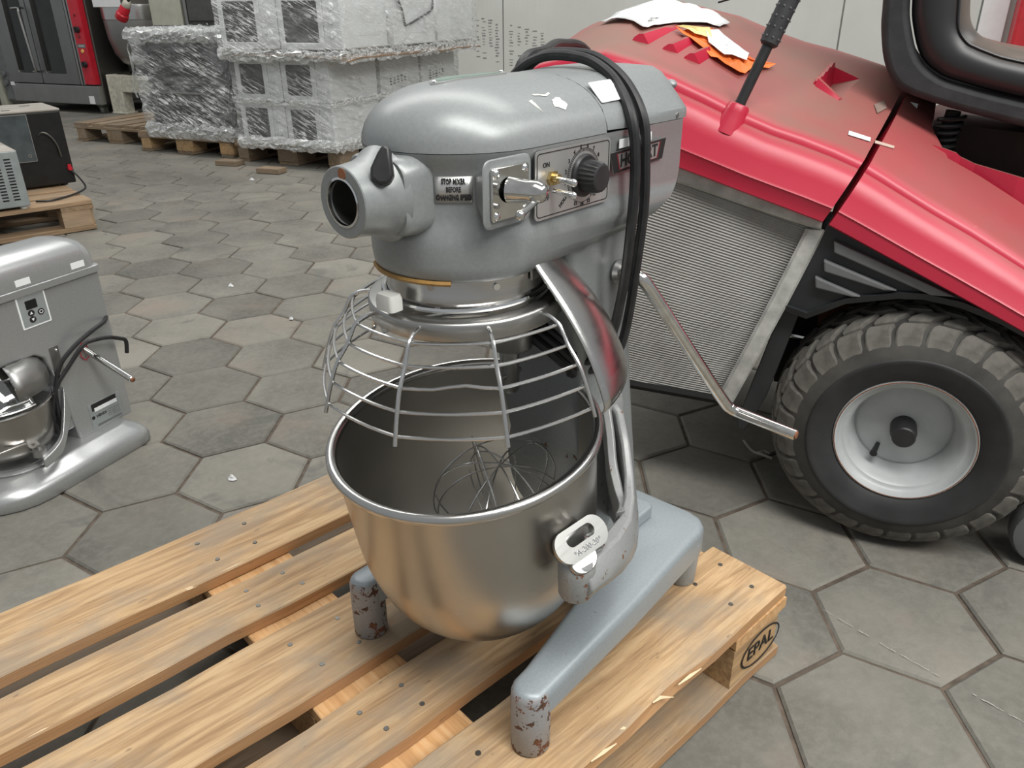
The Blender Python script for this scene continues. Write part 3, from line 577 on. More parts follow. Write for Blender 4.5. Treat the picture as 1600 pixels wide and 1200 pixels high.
# lift crank
B().lathe([(0, 0), (.014, 0), (.0155, .004), (.013, .010), (0, .011)], 20, m=Mx.Translation((-.262, .0735, .5365)) @ Mx.Rotation(-pi/2, 4, 'X')).obj('crank_boss', 'dull_steel', mx)
B().tube(spline([(-.262, .080, .5365), (-.263, .097, .536), (-.268, .110, .529), (-.290, .121, .497), (-.345, .149, .412), (-.396, .175, .335), (-.406, .182, .322), (-.411, .190, .317), (-.411, .215, .315), (-.411, .277, .311)], 5), lambda t: .0090-.0014*t, 14).obj('lift_crank', 'worn_chrome', mx)
B().cyl((-.411, .2765, .311), (-.411, .2785, .311), .0060, .005, 12).obj('crank_end', 'rust', mx)
# power cable in two strands over the head
ca = [(-.235, -.120, .60), (-.240, -.108, .700), (-.247, -.070, .758), (-.254, -.040, .782), (-.262, 0, .7855), (-.265, .035, .7790), (-.261, .075, .7560), (-.248, .108, .7200), (-.247, .1145, .672), (-.250, .1145, .621), (-.250, .1105, .566), (-.255, .102, .505), (-.256, .094, .455), (-.245, .088, .430), (-.215, .070, .415), (-.195, .045, .425)]
cb = [(-.222, -.120, .60), (-.226, -.108, .700), (-.232, -.070, .758), (-.240, -.030, .7815), (-.248, .020, .7815), (-.249, .055, .7680), (-.239, .084, .7480), (-.2265, .108, .7180), (-.2265, .1145, .672), (-.2265, .1145, .624), (-.227, .1100, .555), (-.231, .101, .505), (-.230, .092, .462), (-.222, .084, .440), (-.205, .068, .430), (-.190, .04, .440)]
B().tube(spline(ca, 6), .0060, 10).obj('power_cable', 'black_cable', mx); B().tube(spline(cb, 6), .0060, 10).obj('power_cable', 'black_cable', mx)
B().tube(spline([(-.180-.0006*i+.020*cos(rad(24*i)), .022+.044*sin(rad(24*i)), .440+.030*cos(rad(24*i+35))+.0004*i) for i in range(34)], 3), .0062, 8).obj('cable_coil', 'black_cable', mx)
B().tube(spline([(-.235, -.120, .60), (-.25, -.115, .68), (-.262, -.095, .745), (-.290, -.098, .776), (-.354, -.12, .781), (-.470, -.18, .785), (-.60, -.22, .76), (-.66, -.20, .62), (-.60, -.12, .35), (-.50, -.10, .12), (-.46, -.06, .02), (-.40, -.05, .012), (-.36, -.03, .012)], 7), .0066, 10).obj('cable_loop', 'black_cable', mx)

# ------------------------------------------------------------------ bowl and whisk
BL = Mx.Translation(MO) @ Mx.Rotation(rad(253), 4, 'Z') @ Mx.Translation((-.0570, 0, .370)) @ Mx.Rotation(rad(7.9), 4, 'Y')
bowl = empty('mixing_bowl', 'large stainless steel mixing bowl held in the yoke of the big mixer', 'bowl'); bowl.matrix_world = BL
pr = [(.1615, -.002), (.160, -.012), (.1585, -.06), (.1555, -.13), (.1505, -.165), (.141, -.200), (.126, -.231), (.105, -.256), (.080, -.272), (.050, -.280), (0, -.282)]
ps = [(q.x, q.y) for q in spline([(r, z, 0) for r, z in pr], 4)]
B().lathe(ps, 72).obj('bowl_body', 'bowl_steel', bowl, smooth=60)
steel('bowl_inside', (.56, .54, .50), .33, (1, 1, 30)); B().lathe([(r-.0016, z+.0016) for r, z in reversed(ps)], 72).obj('bowl_lining', 'bowl_inside', bowl, smooth=60, label='dull inside of the steel bowl')
B().lathe([(.1625+.0068*cos(a), -.001+.0068*sin(a)) for a in [2*pi*i/12 for i in range(13)]], 72).obj('rolled_rim', 'steel', bowl, smooth=60)
for s in (1, -1):
    br = B()
    br.loft([[V((x-.004, s*y, z)) for x, z in rrect(.056, .044, .018, 4, .012, -.092)] for y in (.1600, .170)]).obj('ear_bracket', 'dull_steel', bowl, smooth=40, bev=.004)
    pm2 = frame((.018, .186, -.0665), (-1, .10, -.10), (-.10, -.62, .62)) if s > 0 else frame((.016, -.187, -.0700), (1, .1, -.1), (-.1, .62, .62))
    po = [(.052*cos(a)*1.0 if abs(cos(a)) > 2 else (.020 if cos(a) > 0 else -.022)+.018*cos(a), .0185*sin(a)) for a in [2*pi*i/32 for i in range(32)]]
    pi_ = [((.014 if cos(a) > 0 else -.014)+.0075*cos(a), .0045+.0075*sin(a)) for a in [2*pi*i/32 for i in range(32)]]
    lp = ring_flat(B(), po, pi_, -.0022, .0022, pm2).obj('lift_handle', 'handle_steel', bowl, smooth=30, label='slotted chrome bowl handle')
    if s > 0:
        text('embossed_mark', '*A-200-20*', .0092, 'chrome', lp, pm2 @ Mx.Translation((.001, -.0108, .0021)), ext=.0004, sx=1.0)
    B().prism([(.0+.020*cos(a), -.002+.014*sin(a)) for a in [2*pi*i/24 for i in range(24)]], -.003, .003, frame((.029, s*.194, -.0835), (-1, 0, 0), (0, -.75*s, .62))).obj('ear_plate', 'handle_steel', bowl, smooth=30, bev=.0012)
wh = empty('wire_whisk', 'thin balloon wire whisk lying inside the large steel bowl', 'whisk')
wh.matrix_world = BL @ Mx.Translation((-.030, .014, -.2775)) @ Mx.Rotation(rad(-3), 4, 'X') @ Mx.Rotation(rad(3), 4, 'Y')
B().lathe([(0, .0), (.016, .0), (.018, .004), (.018, .030), (.012, .036), (0, .036)], 20).obj('whisk_hub', 'steel', wh)
rw = random.Random(5)
for k in range(8):
    a = pi*k/8+rw.uniform(-.2, .2); R_ = .090+rw.uniform(-.010, .006); H_ = .218+rw.uniform(-.030, .016); sk = rw.uniform(-.022, .022); pts = []
    for i in range(41):
        t = -1+2*i/40; tt = abs(t)
        if tt < .5: x = R_*sin(pi*.5*tt/.5); z = H_-(H_*.32)*(1-cos(pi*.5*tt/.5))
        else: u = (tt-.5)/.5; x = R_*(1-u*u*(3-2*u))*.88+R_*.12*(1-u); z = H_*.68*(1-u)
        x = math.copysign(max(x, .010), t); w_ = sk*max(0, 1-(tt/.8)**2); pts.append(V((x*cos(a)-w_*sin(a), x*sin(a)+w_*cos(a), z+.016)))
    B().tube(pts, .0011, 6).obj('whisk_wire', 'wire_steel', wh)

# ------------------------------------------------------------------ red riding mower (x along its side to the right, y inwards, z up)
mw = empty('riding_mower', 'dusty red riding mower with grass catcher, black seat and large rear wheel', 'mower', (.149, .382, 0))
def lerp(x, xs, ys):
    if x <= xs[0]: return ys[0]+(ys[1]-ys[0])*(x-xs[0])/(xs[1]-xs[0])
    for i in range(len(xs)-1):
        if x <= xs[i+1]: return ys[i]+(ys[i+1]-ys[i])*(x-xs[i])/(xs[i+1]-xs[i])
    return ys[-1]+(ys[-1]-ys[-2])*(x-xs[-1])/(xs[-1]-xs[-2])
zbot = lambda x: lerp(x, [-.9, -.46, -.197, .135, .4], [.83, .713, .636, .487, .36])
zcre = lambda x: lerp(x, [-.82, -.74, -.665, -.61, -.566, -.486, -.41, -.337, -.247, -.169, -.13, -.046, .041, .117, .4], [.868, .889, .904, .909, .891, .8645, .832, .80, .7755, .749, .729, .683, .640, .597, .44])
rise = lambda x: lerp(x, [-.82, -.74, -.666, -.594, -.493, -.394, -.312, -.219, -.141, .1, .4], [.05, .068, .078, .081, .095, .10, .108, .110, .117, .12, .10])
def ztop(x, y):
    t = min(1, max(0, (y-.055)/.40)); s = zcre(x)+rise(x)*sin(t*pi/2)
    return s if y < .55 else s-(y-.55)**2*.5
def side(x):
    b_, c = zbot(x), zcre(x); h = c-b_
    return [(.03, b_-.004), (-.006, b_-.002), (-.0125, b_+.015*h), (-.0125, b_+.22*h), (-.0145, b_+.245*h), (-.0115, b_+.28*h), (-.004, b_+.50*h), (.010, b_+.70*h), (.022, b_+.80*h), (.030, b_+.835*h), (.032, b_+.90*h), (.040, b_+.97*h), (.055, c+.003)]
def red_section(x, ys, extra=()): return [V((x, y, z)) for y, z in side(x)] + [V((x, y, ztop(x, y))) for y in ys] + [V((x, y, z)) for y, z in extra]
YS = [.07, .09, .12, .16, .21, .27, .34, .42, .50, .58, .68, .78, .86]
seam_x = lambda z: -.199+(z-.636)*.475        # the joint leans forward
def leaned(fn, x, k): # section whose points follow the leaning joint but stay on the surface z = f(x, y)
    out = []
    for i, p in enumerate(fn(x)):
        xr = x
        for _ in range(3): xr = x+(fn(xr)[i].z-.636)*.475*k
        q = fn(xr)[i]; out.append(V((xr, q.y, q.z)))
    return out
xs = [-.80, -.795, -.78, -.755, -.71, -.66, -.61, -.56, -.50, -.44, -.38, -.32, -.26, -.205]
rings = []
for i, x in enumerate(xs):
    sec = leaned(lambda xx: red_section(xx, YS, [(.90, zcre(xx)-.02), (.91, zbot(xx))]), x, max(0, min(1, (x+.75)/.35)))
    k = max(0, (-.755-x)/.045)
    if k > 0: sec = [V((p.x, .45+(p.y-.45)*(1-.05*k*k), zcre(x)-.05+(p.z-zcre(x)+.05)*(1-.20*k*k))) for p in sec]
    rings.append(sec)
cover = B().loft(rings).obj('catcher_cover', 'red_plastic', mw, smooth=35)
cover['label'] = 'red grass catcher lid, dusty on top'
# raised ribs and louvres on the lid
def lid(x, y, d=0): return V((x, y, ztop(x, y)+d))   # point on (or d above) the lid
for i, (x, y) in enumerate([(-.584, .119), (-.527, .122), (-.484, .116)]):
    lv = B(); r_ = []
    for t in range(9):
        u = t/8; p = lid(x+.034*u, y+.125*u, 0); h = .013*(1-u*.85)
        r_.append([p+V((-.020, -.002, -.006)), p+V((-.012, 0, h*.55)), p+V((-.003, .001, h)), p+V((.005, .002, h)), p+V((.015, .003, -.003)), p+V((.018, .003, -.010))])
    lv.loft(r_).obj('lid_louvre', 'red_plastic', cover, smooth=40)
# moulded scoop: a wedge pocket cut down into the lid, with a raised toothed lip
a, b_, c, d = lid(-.244, .322), lid(-.191, .303), lid(-.217, .190), lid(-.262, .214)
dn = V((.004, 0, -.034)); cutm = B().add([a+V((0, 0, .03)), b_+V((0, 0, .03)), c+V((0, 0, .03)), d+V((0, 0, .03)), a+dn, b_+V((0, 0, -.001)), c+V((0, 0, -.001)), d+dn], [(3, 2, 1, 0), (4, 5, 6, 7), (0, 1, 5, 4), (1, 2, 6, 5), (2, 3, 7, 6), (3, 0, 4, 7)])
cut = cutm.obj('cutter', 'red_plastic', mw, smooth=0); q = cover.modifiers.new('pocket', 'BOOLEAN'); q.object = cut; q.operation = 'DIFFERENCE'; q.solver = 'EXACT'
bpy.context.view_layer.update(); nm = bpy.data.meshes.new_from_object(cover.evaluated_get(bpy.context.evaluated_depsgraph_get())); cover.modifiers.clear(); cover.data = nm; bpy.data.objects.remove(cut)
lipb = B(); n = 8
lipb.loft([[p+V((-.010, -.004, -.002)), p+V((-.004, 0, h)), p+V((.002, .002, h)), p+V((.003, .002, -.008))] for k in range(n+1) for p in [d.lerp(a, k/n)] for h in [.010 if k % 2 else .006]]).obj('scoop_lip', 'red_plastic', cover, smooth=0)
B().loft([[p+V((-.004, -.008, -.003)), p+V((0, -.004, h)), p+V((.004, .002, h)), p+V((.004, .006, -.006))] for k in range(7) for p in [d.lerp(c, k/6)] for h in [.010*(1-k/6)+.001]]).obj('scoop_lip', 'red_plastic', cover, smooth=40)
# rear fender right of the joint, with the pan under the seat
xs = [-.192, -.15, -.10, -.04, .03, .10, .18, .27, .36, .46]; rings = []
for x in xs:
    e = [.075, .10, .125, .15, .17, .185]
    def fsec(xx, x=x):
        op = x > -.09; z1 = ztop(xx, .19)-.085 if op else ztop(xx, .19)
        return red_section(xx, e, [(.19, ztop(xx, .19)-.004)] if op else [(.26, ztop(xx, .26))]) + [V((xx, .20 if op else .30, z1 if op else ztop(xx, .30))), V((xx, .45, z1 if op else ztop(xx, .45))), V((xx, .80, z1 if op else ztop(xx, .6))), V((xx, .86, zbot(xx)))]
    rings.append(leaned(fsec, x, max(0, 1-(x+.192)/.35)))
B().loft(rings).obj('rear_fender', 'red_plastic', mw, smooth=35)
B().loft([[V((x+.03, y, ztop(x, .20)-d-.012)) for y in (.205, .78)]+[V((x+.03, y, ztop(x, .20)-d)) for y in (.78, .205)] for x, d in ((-.088, .035), (-.06, .06), (0, .05), (.1, .03), (.2, .02), (.42, .02))]).obj('seat_pan', 'seat_pan_brown', mw, smooth=0)
B().loft([[V((x, y, z)) for y, z in ((.36, .60), (.80, .60), (.80, zt_), (.36, zt_))] for x, zt_ in ((-.055, .74), (.0, .765), (.12, .755), (.42, .70))]).obj('seat_tunnel', 'seat_pan_brown', mw, smooth=0)
B().loft([[V((x, y0, z0)), V((x, y0+.010, z0)), V((x, y0+.010, z0+h)), V((x, y0, z0+h))] for x, y0, z0, h in ((-.045, .20, .735, .012), (-.005, .205, .700, .034), (.004, .215, .690, .036), (.03, .215, .675, .040), (.10, .20, .622, .078), (.22, .19, .545, .125), (.40, .19, .45, .15))]).obj('pan_wall', 'red_plastic', mw, smooth=0)
# light strips and stickers on lid and fender
def decal(name, pts, m, d, parent):
    q = [lid(x, y, d) for x, y in pts]; B().add(q, [tuple(range(len(q)))]).obj(name, m, parent, smooth=0, solid=.0008)
decal('white_strip', [(-.1895, .1005), (-.152, .109), (-.152, .098), (-.1895, .0885)], 'paper_white', .0015, cover)
def fpt(x, y, d=0): return V((x, y, ztop(x, y)+d))
plain('pale_strip', (.55, .42, .35), .6, 0, .1)
B().add([fpt(-.144, .109, .0015), fpt(-.111, .125, .0015), fpt(-.112, .117, .0015), fpt(-.144, .101, .0015)], [(0, 1, 2, 3)]).obj('pale_strip', 'pale_strip', mw, smooth=0, solid=.0008)
plain('faded_sticker', (.27, .19, .16), .6, 0, .2); decal('faded_sticker', [(-.157, .212), (-.142, .246), (-.1345, .224), (-.149, .190)], 'faded_sticker', .0015, cover)
B().add([V((-.097, .30, .800)), V((-.082, .295, .796)), V((-.080, .31, .805)), V((-.095, .315, .808))], [(0, 1, 2, 3)]).obj('white_tab', 'white_label', mw, smooth=0, solid=.001)
# catcher bag: ribbed mesh side with canvas edges
bag = B(); nr = 80; rows = []
zt = lambda x: zbot(x)+.004
for k in range(2*nr+1):
    t = k/(2*nr); y = .028+.010*sin(t*pi)*-1+(.0018 if k % 2 else -.0012); row = []
    for i in range(9):
        u = i/8; xa = -.86+.20*t*.9; xb = -.222-.112*t; x = xa+(xb-xa)*u; z1 = zbot(min(-.2, x+.1*t))-.012; z0 = .252+.02*(1-u); row.append(V((x, y-.012*sin(pi*u), z1+(z0-z1)*t)))
    rows.append(row)
bago = bag.loft(rows, cap=False, closed=False).obj('catcher_bag', 'mesh_cloth', mw, smooth=0)
bb = B(); bb.box(-.82, -.24, .05, .84, .50, .66); bb.loft([[V((x0, .045, z)), V((x1, .045, z)), V((x1, .84, z)), V((x0, .84, z))] for x0, x1, z in ((-.84, -.23, .66), (-.80, -.25, .50), (-.70, -.335, .252))]).obj('bag_body', 'mesh_cloth', bago, smooth=0)
tr = [(-.205, .022, .618), (-.245, .013, .490), (-.285, .010, .370), (-.325, .018, .252)]
B().loft([[V((x+o, y-h, z)) for o, h in ((-.026, .006), (-.020, .012), (.004, .012), (.008, .006), (.004, 0), (-.022, 0))] for x, y, z in spline(tr, 4)]).obj('bag_edging', 'canvas', bago, smooth=30)
tp = [(-.80, .026), (-.60, .022), (-.46, .018), (-.33, .018), (-.205, .020)]
B().loft([[V((x, y-h, zbot(x)+o)) for o, h in ((.02, 0), (.02, .006), (-.016-.026*(1-(x+.8)/.6), .010), (-.022-.026*(1-(x+.8)/.6), .004), (-.018, -.004))] for x, y in tp]).obj('bag_edging', 'canvas', bago, smooth=30)
B().loft([[V((x, y, z)) for y, z in ((.015, .262), (.010, .252), (.02, .240), (.05, .244))] for x in (-.72, -.52, -.326)]).obj('bag_hem', 'dark', bago, smooth=0)
# black frame bar and side panel with three slats
B().loft([[V((x-.003, .03, z)), V((x+wd, .03, z)), V((x+wd, .055, z)), V((x-.003, .055, z))] for x, z, wd in ((-.197, .640, .016), (-.222, .540, .020), (-.262, .400, .032), (-.290, .270, .034), (-.303, .205, .022), (-.300, .185, .010))]).obj('frame_bar', 'panel_black', mw, smooth=30, bev=.002)
top_e = [(x, zbot(x)+.010) for x in (-.192, -.12, -.05, .02, .10, .18, .26, .36)]
arch = [(.36, .378), (.26, .420), (.17, .458), (.101, .489), (.039, .508), (-.02, .515), (-.062, .511), (-.143, .490), (-.175, .470), (-.205, .452), (-.246, .462)]
sp2 = B(); n = len(top_e)
poly2 = top_e+arch
bm_ = bmesh.new(); fv = [bm_.verts.new((x, .014, z)) for x, z in poly2]; ff = bm_.faces.new(fv); ex_ = bmesh.ops.extrude_face_region(bm_, geom=[ff]); bmesh.ops.translate(bm_, vec=(0, .02, 0), verts=[g for g in ex_['geom'] if isinstance(g, bmesh.types.BMVert)]); bmesh.ops.recalc_face_normals(bm_, faces=bm_.faces); bmesh.ops.triangulate(bm_, faces=bm_.faces)
me = bpy.data.meshes.new('side_panel'); bm_.to_mesh(me); bm_.free(); me.materials.append(MATS['panel_black']); spo = bpy.data.objects.new('side_panel', me); COL.objects.link(spo); spo.parent = mw
B().loft([[V((x+dx, y, z+dz)) for dx, dz, y in ((0, 0, .008), (0, .012, .004), (0, .014, .03), (0, 0, .10))] for (x, z), dx in [(q, 0) for q in arch]], closed=True).obj('arch_lip', 'panel_black', spo, smooth=30)
for (xa, za, xb, zb_, xc, zc_) in ((-.181, .604, .028, .528, -.011, .526), (-.192, .568, -.064, .527, -.086, .525), (-.202, .536, -.120, .508, -.134, .506)):
    tk = .021; B().loft([[V((xa+.004, y, za-tk)), V((xc, y, zc_)), V((xb, y, zb_)), V((xa, y, za))] for y in (.016, .001)]).obj('vent_slat', 'slat_grey', spo, smooth=0, bev=.0025)
# dark running gear behind the wheel
B().box(-.26, .42, .22, .70, .22, .50).box(-.20, .46, .30, .62, .14, .30).obj('chassis', 'dark', mw, smooth=0)
B().cyl((-.26, .16, .36), (-.16, .16, .352), .006, .006, 8).cyl((-.178, .155, .352), (-.158, .155, .352), .009, .009, 6).obj('linkage_rod', 'worn_chrome', mw)
B().box(-.19, -.12, .20, .24, .36, .50).obj('chassis_bracket', 'rust', mw, smooth=0)
# rear wheel
TR, TW = .243, .185
wheelm = Mx.Translation((.0, -.002, TR+.001)) @ Mx.Rotation(pi/2, 4, 'X')   # lathe axis -> -y (outwards)
def tyre_prof(): return [(.122, .0), (.126, .006), (.140, .014), (.165, .022), (.168, .0235), (.172, .0225), (.192, .0165), (.205, .0075), (.217, -.003), (.2285, -.016), (.234, -.032), (.2375, -.055), (.239, -.085), (.2375, -.118), (.233, -.145), (.213, -.172), (.17, -.192), (.13, -.17)]
whl = B().lathe(tyre_prof(), 72, m=wheelm).obj('rear_wheel', 'rubber', mw, smooth=35)
lugs = [B(), B()]
def lugmesh(side_):
    b = B(); P2 = lambda a, r, d: wheelm @ V((r*cos(a), r*sin(a), d))
    if side_ == 0: pth = [(.0152, .030, .188, .112), (.0085, .028, .2035, .112), (.000, .020, .2150, .109), (-.0055, .005, .2210, .106), (-.0105, -.028, .2250, .100)]
    elif side_ == 1: pth = [(-.0145, .085, .2278, .086), (-.021, .062, .2315, .092), (-.030, -.002, .2350, .096), (-.040, -.050, .2370, .092)]
    elif side_ == 2: pth = [(-.045, -.055, .2378, .090), (-.062, -.005, .2387, .094), (-.080, .055, .2390, .090)]
    else: pth = [(-.086, .05, .2390, .090), (-.110, -.02, .2388, .094), (-.134, .045, .2370, .094), (-.155, .035, .2325, .10), (-.172, .025, .222, .09)]
    rings_ = []
    for d, a, r, w2 in pth: rings_.append([P2(a-w2, r-.006, d), P2(a-w2*.90, r+.0060, d), P2(a+w2*.90, r+.0060, d), P2(a+w2, r-.006, d)])
    return b.loft(rings_)
NL = 26
for s_ in (0, 1, 2, 3):
    l0 = None
    for k in range(NL):
        if l0 is None: o = l0 = lugmesh(s_).obj('tread_lug', 'tread_rubber', whl, smooth=0, bev=.0025, seg=1)
        else: o = l0.copy(); COL.objects.link(o); o.parent = whl
        m = wheelm @ Mx.Rotation(2*pi*(k+.5*(s_ % 2))/NL, 4, 'Z') @ wheelm.inverted(); o.matrix_local = m
plain('sidewall_black', (.026, .026, .027), .6, 0, .35, 14)
B().lathe([(.1245, .0065), (.132, .0125), (.145, .0178), (.163, .0238), (.168, .0252), (.171, .0243), (.172, .0228)], 72, m=wheelm).obj('sidewall_band', 'sidewall_black', whl, smooth=40)
B().lathe([(.1235, .004), (.1222, .0078), (.1195, .0082), (.1165, .0060), (.1135, -.003), (.1085, -.0075), (.1045, -.0085), (.1015, -.0115), (.0975, -.020), (.0925, -.042), (.0885, -.064), (.0865, -.0685), (.084, -.066), (.080, -.0640), (.040, -.060), (.03, -.058), (0, -.058)], 64, m=wheelm).obj('wheel_rim', 'rim_paint', whl, smooth=30)
B().tube([wheelm @ V((.1205*cos(2*pi*i/60), .1205*sin(2*pi*i/60), .0075)) for i in range(60)], .0012, 6, closed=True).obj('rim_edge', 'rust', whl)
B().lathe([(.0235, -.062), (.0235, -.030), (.0215, -.024), (.021, -.010), (.019, -.0075), (0, -.0075)], 28, m=wheelm).obj('hub_cap', 'black_plastic', whl, smooth=30)
va = rad(-128); B().tube([wheelm @ V((.060*cos(va), .060*sin(va), -.060)), wheelm @ V((.069*cos(va), .069*sin(va), -.038)), wheelm @ V((.070*cos(va), .070*sin(va), -.030))], lambda t: .0042+.0030*t, 10).obj('valve_stem', 'black_plastic', whl)
# deck gauge wheel at the right
dw = B().lathe([(.0, .028), (.045, .028), (.066, .022), (.072, .010), (.072, -.010), (.066, -.022), (.045, -.028), (0, -.028)], 32, m=Mx.Translation((.290, .06, .075)) @ Mx.Rotation(pi/2, 4, 'X')).obj('gauge_wheel', 'slat_grey', mw, smooth=40)
B().box(.285, .50, .09, .60, .09, .22).box(.255, .50, .14, .60, .16, .30).obj('cutter_deck', 'panel_black', mw, smooth=0, bev=.01)
# dump lever through the lid
lb0 = V((-.381, .040, .803)); ldir = (V((-.318, .085, .987))-lb0).normalized()
B().lathe([(.030, -.036), (.0245, -.010), (.0215, .004), (.0200, .015), (.0175, .0185), (.0135, .0185), (.012, .013)], 24, m=Mx.Translation(lb0) @ V((0, 0, 1)).rotation_difference(ldir).to_matrix().to_4x4()).obj('lever_boot', 'red_plastic', mw, smooth=40)
lvo = B().cyl(lb0, lb0+ldir*.37, .0095, .0095, 16).obj('dump_lever', 'black_plastic', mw)
grip = B().tube([lb0+ldir*d for d in (.122, .126, .21, .35, .365)], lambda t: .0125 if t < .05 else .0158+.001*t, 18).obj('lever_grip', 'shell_plastic', lvo, smooth=40)
dot = B(); u1 = ldir.orthogonal().normalized(); u2 = ldir.cross(u1)
for r in range(13):
    for k in range(9):
        a = 2*pi*(k+.5*(r % 2))/9; c = lb0+ldir*(.135+.017*r)+(u1*cos(a)+u2*sin(a))*.0163; dot.ball(c, .0021, 6)
dot.obj('grip_dimple', 'slat_grey', grip, kind='stuff')
# seat
def seat_slab(outer, inner, y0, y1):
    return B().loft([[V((x, y, z)) for x, z in outer]+[V((x, y, z)) for x, z in reversed(inner)] for y in (y0, y1)])
so = [(-.198, 1.20), (-.186, 1.08), (-.174, .986), (-.169, .942), (-.155, .889), (-.134, .853), (-.107, .834), (-.048, .815), (.01, .801), (.088, .784), (.22, .756), (.36, .735)]
si = [(-.150, 1.20), (-.139, 1.08), (-.130, .985), (-.120, .942), (-.097, .892), (-.058, .862), (-.011, .848), (.03, .838), (.078, .828), (.12, .820), (.22, .800), (.36, .78)]
sc_ = [(-.085, 1.20), (-.068, 1.08), (-.054, .984), (-.046, .942), (-.029, .920), (-.012, .911), (.009, .903), (.03, .896), (.063, .889), (.11, .880), (.22, .862), (.36, .845)]
sf = [(-.06, 1.20), (-.045, 1.08), (-.033, .985), (-.024, .950), (-.006, .929), (.02, .918), (.04, .912), (.066, .906), (.09, .902), (.13, .895), (.22, .880), (.36, .862)]
def sm(l): return [(p.x, p.y) for p in spline([(x, z, 0) for x, z in l], 4)]
so, si, sc_, sf = sm(so), sm(si), sm(sc_), sm(sf)
seat = seat_slab(so, si, .20, .58).obj('seat_shell', 'shell_plastic', mw, smooth=35, bev=.012, seg=3)
cr = []
mid = lambda a, b_, t: [(p[0]+(q[0]-p[0])*t, p[1]+(q[1]-p[1])*t) for p, q in zip(a, b_)]
for q, y in ((mid(si, sc_, .04), .225), (mid(si, sc_, .12), .202), (mid(si, sc_, .40), .186), (mid(si, sc_, .75), .190), (sc_, .203), (mid(sc_, sf, .35), .212), (mid(sc_, sf, .85), .235), (sf, .27), (sf, .40), (sf, .52), (sc_, .575), (mid(si, sc_, .4), .59)): cr.append([V((x, y, z)) for x, z in q])
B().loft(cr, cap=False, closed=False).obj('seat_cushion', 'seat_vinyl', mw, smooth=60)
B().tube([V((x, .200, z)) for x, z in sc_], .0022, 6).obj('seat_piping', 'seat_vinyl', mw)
# seat spring and slide
sx0, sy0 = -.012, .27
B().tube([V((sx0-.02+.012*t+.021*cos(t*2*pi*8), sy0+.021*sin(t*2*pi*8), .690+.10*t)) for t in [i/160 for i in range(161)]], .0040, 7).obj('seat_spring', 'black_plastic', mw)
B().cyl((sx0-.02, sy0, .68), (sx0-.008, sy0, .80), .013, .013, 12).obj('spring_core', 'dark', mw)
B().box(-.045, .30, .22, .56, .770, .800, Mx.Rotation(rad(12), 4, 'Y')).box(.0, .34, .235, .26, .758, .772, Mx.Rotation(rad(11), 4, 'Y')).obj('seat_slide', 'panel_black', mw, smooth=0, bev=.004)
B().box(.025, .075, .224, .232, .785, .793, Mx.Rotation(rad(12), 4, 'Y')).obj('slide_pin', 'brass', mw, smooth=0)
B().cyl((-.53, .58, .985), (-.45, .46, 1.0), .0022, .0022, 6).obj('lid_wire', 'dark', mw)

# papers lying on the lid
def sheet(pts, n, d, amp, seed, sub=5):
    """wrinkled sheet over the lid, boundary given in mower coordinates"""
    r = random.Random(seed); c = V((sum(p[0] for p in pts)/len(pts), sum(p[1] for p in pts)/len(pts))); b = B(); vs = []; m = len(pts); fs = []
    for k in range(sub+1):
        for i, p in enumerate(pts):
            q = c.lerp(V(p), k/sub); s = lid(q.x, q.y, d+amp*(r.random()*(.4+.8*k/sub))); vs.append(s)
    for k in range(sub):
        for i in range(m): j = (i+1) % m; fs.append((k*m+i, k*m+j, (k+1)*m+j, (k+1)*m+i))
    return b.add(vs, fs)
def edge(pts, n): 
    o = []
    for a, b_ in zip(pts, pts[1:]+pts[:1]):
        for i in range(n): o.append((a[0]+(b_[0]-a[0])*i/n, a[1]+(b_[1]-a[1])*i/n))
    return o
wp = edge([(-.702, .23), (-.662, .215), (-.593, .162), (-.571, .206), (-.505, .278), (-.47, .299), (-.457, .337), (-.493, .385), (-.537, .425), (-.580, .440), (-.625, .400), (-.672, .30)], 3)
wpo = sheet(wp, 3, .004, .004, 4).obj('plastic_sheet', 'paper_white', smooth=60, solid=.0006, loc=(.149, .382, 0)); tag(wpo, 'white paper sheet draped over the rear of the red mower lid', 'paper')
ptx = text('printed_line', '3110\n0031', .013, 'plate_alu', wpo, Mx.Translation(lid(-.588, .205, .0095)) @ frame((0, 0, 0), (.75, -.55, .0), (.5, .75, .3)))
op = edge([(-.539, .205), (-.502, .213), (-.480, .257), (-.463, .240), (-.424, .210), (-.390, .200), (-.343, .226), (-.373, .174), (-.395, .136), (-.441, .147), (-.484, .168)], 3)
opo = sheet(op, 3, .004, .007, 9).obj('torn_label', 'paper_orange', smooth=0, solid=.0006, loc=(.149, .382, 0)); tag(opo, 'torn orange and white paper label lying on the red mower lid', 'paper')
ip = edge([(-.486, .233), (-.462, .245), (-.426, .225), (-.393, .207), (-.392, .180), (-.432, .166), (-.466, .178)], 3)
sheet(ip, 3, .012, .004, 10).obj('white_face', 'paper_white', opo, smooth=0, solid=.0006)
yp = edge([(-.537, .206), (-.502, .214), (-.480, .243), (-.465, .204), (-.496, .190)], 3)
sheet(yp, 3, .012, .005, 12, 3).obj('yellow_face', 'paper_yellow', opo, smooth=0, solid=.0006)

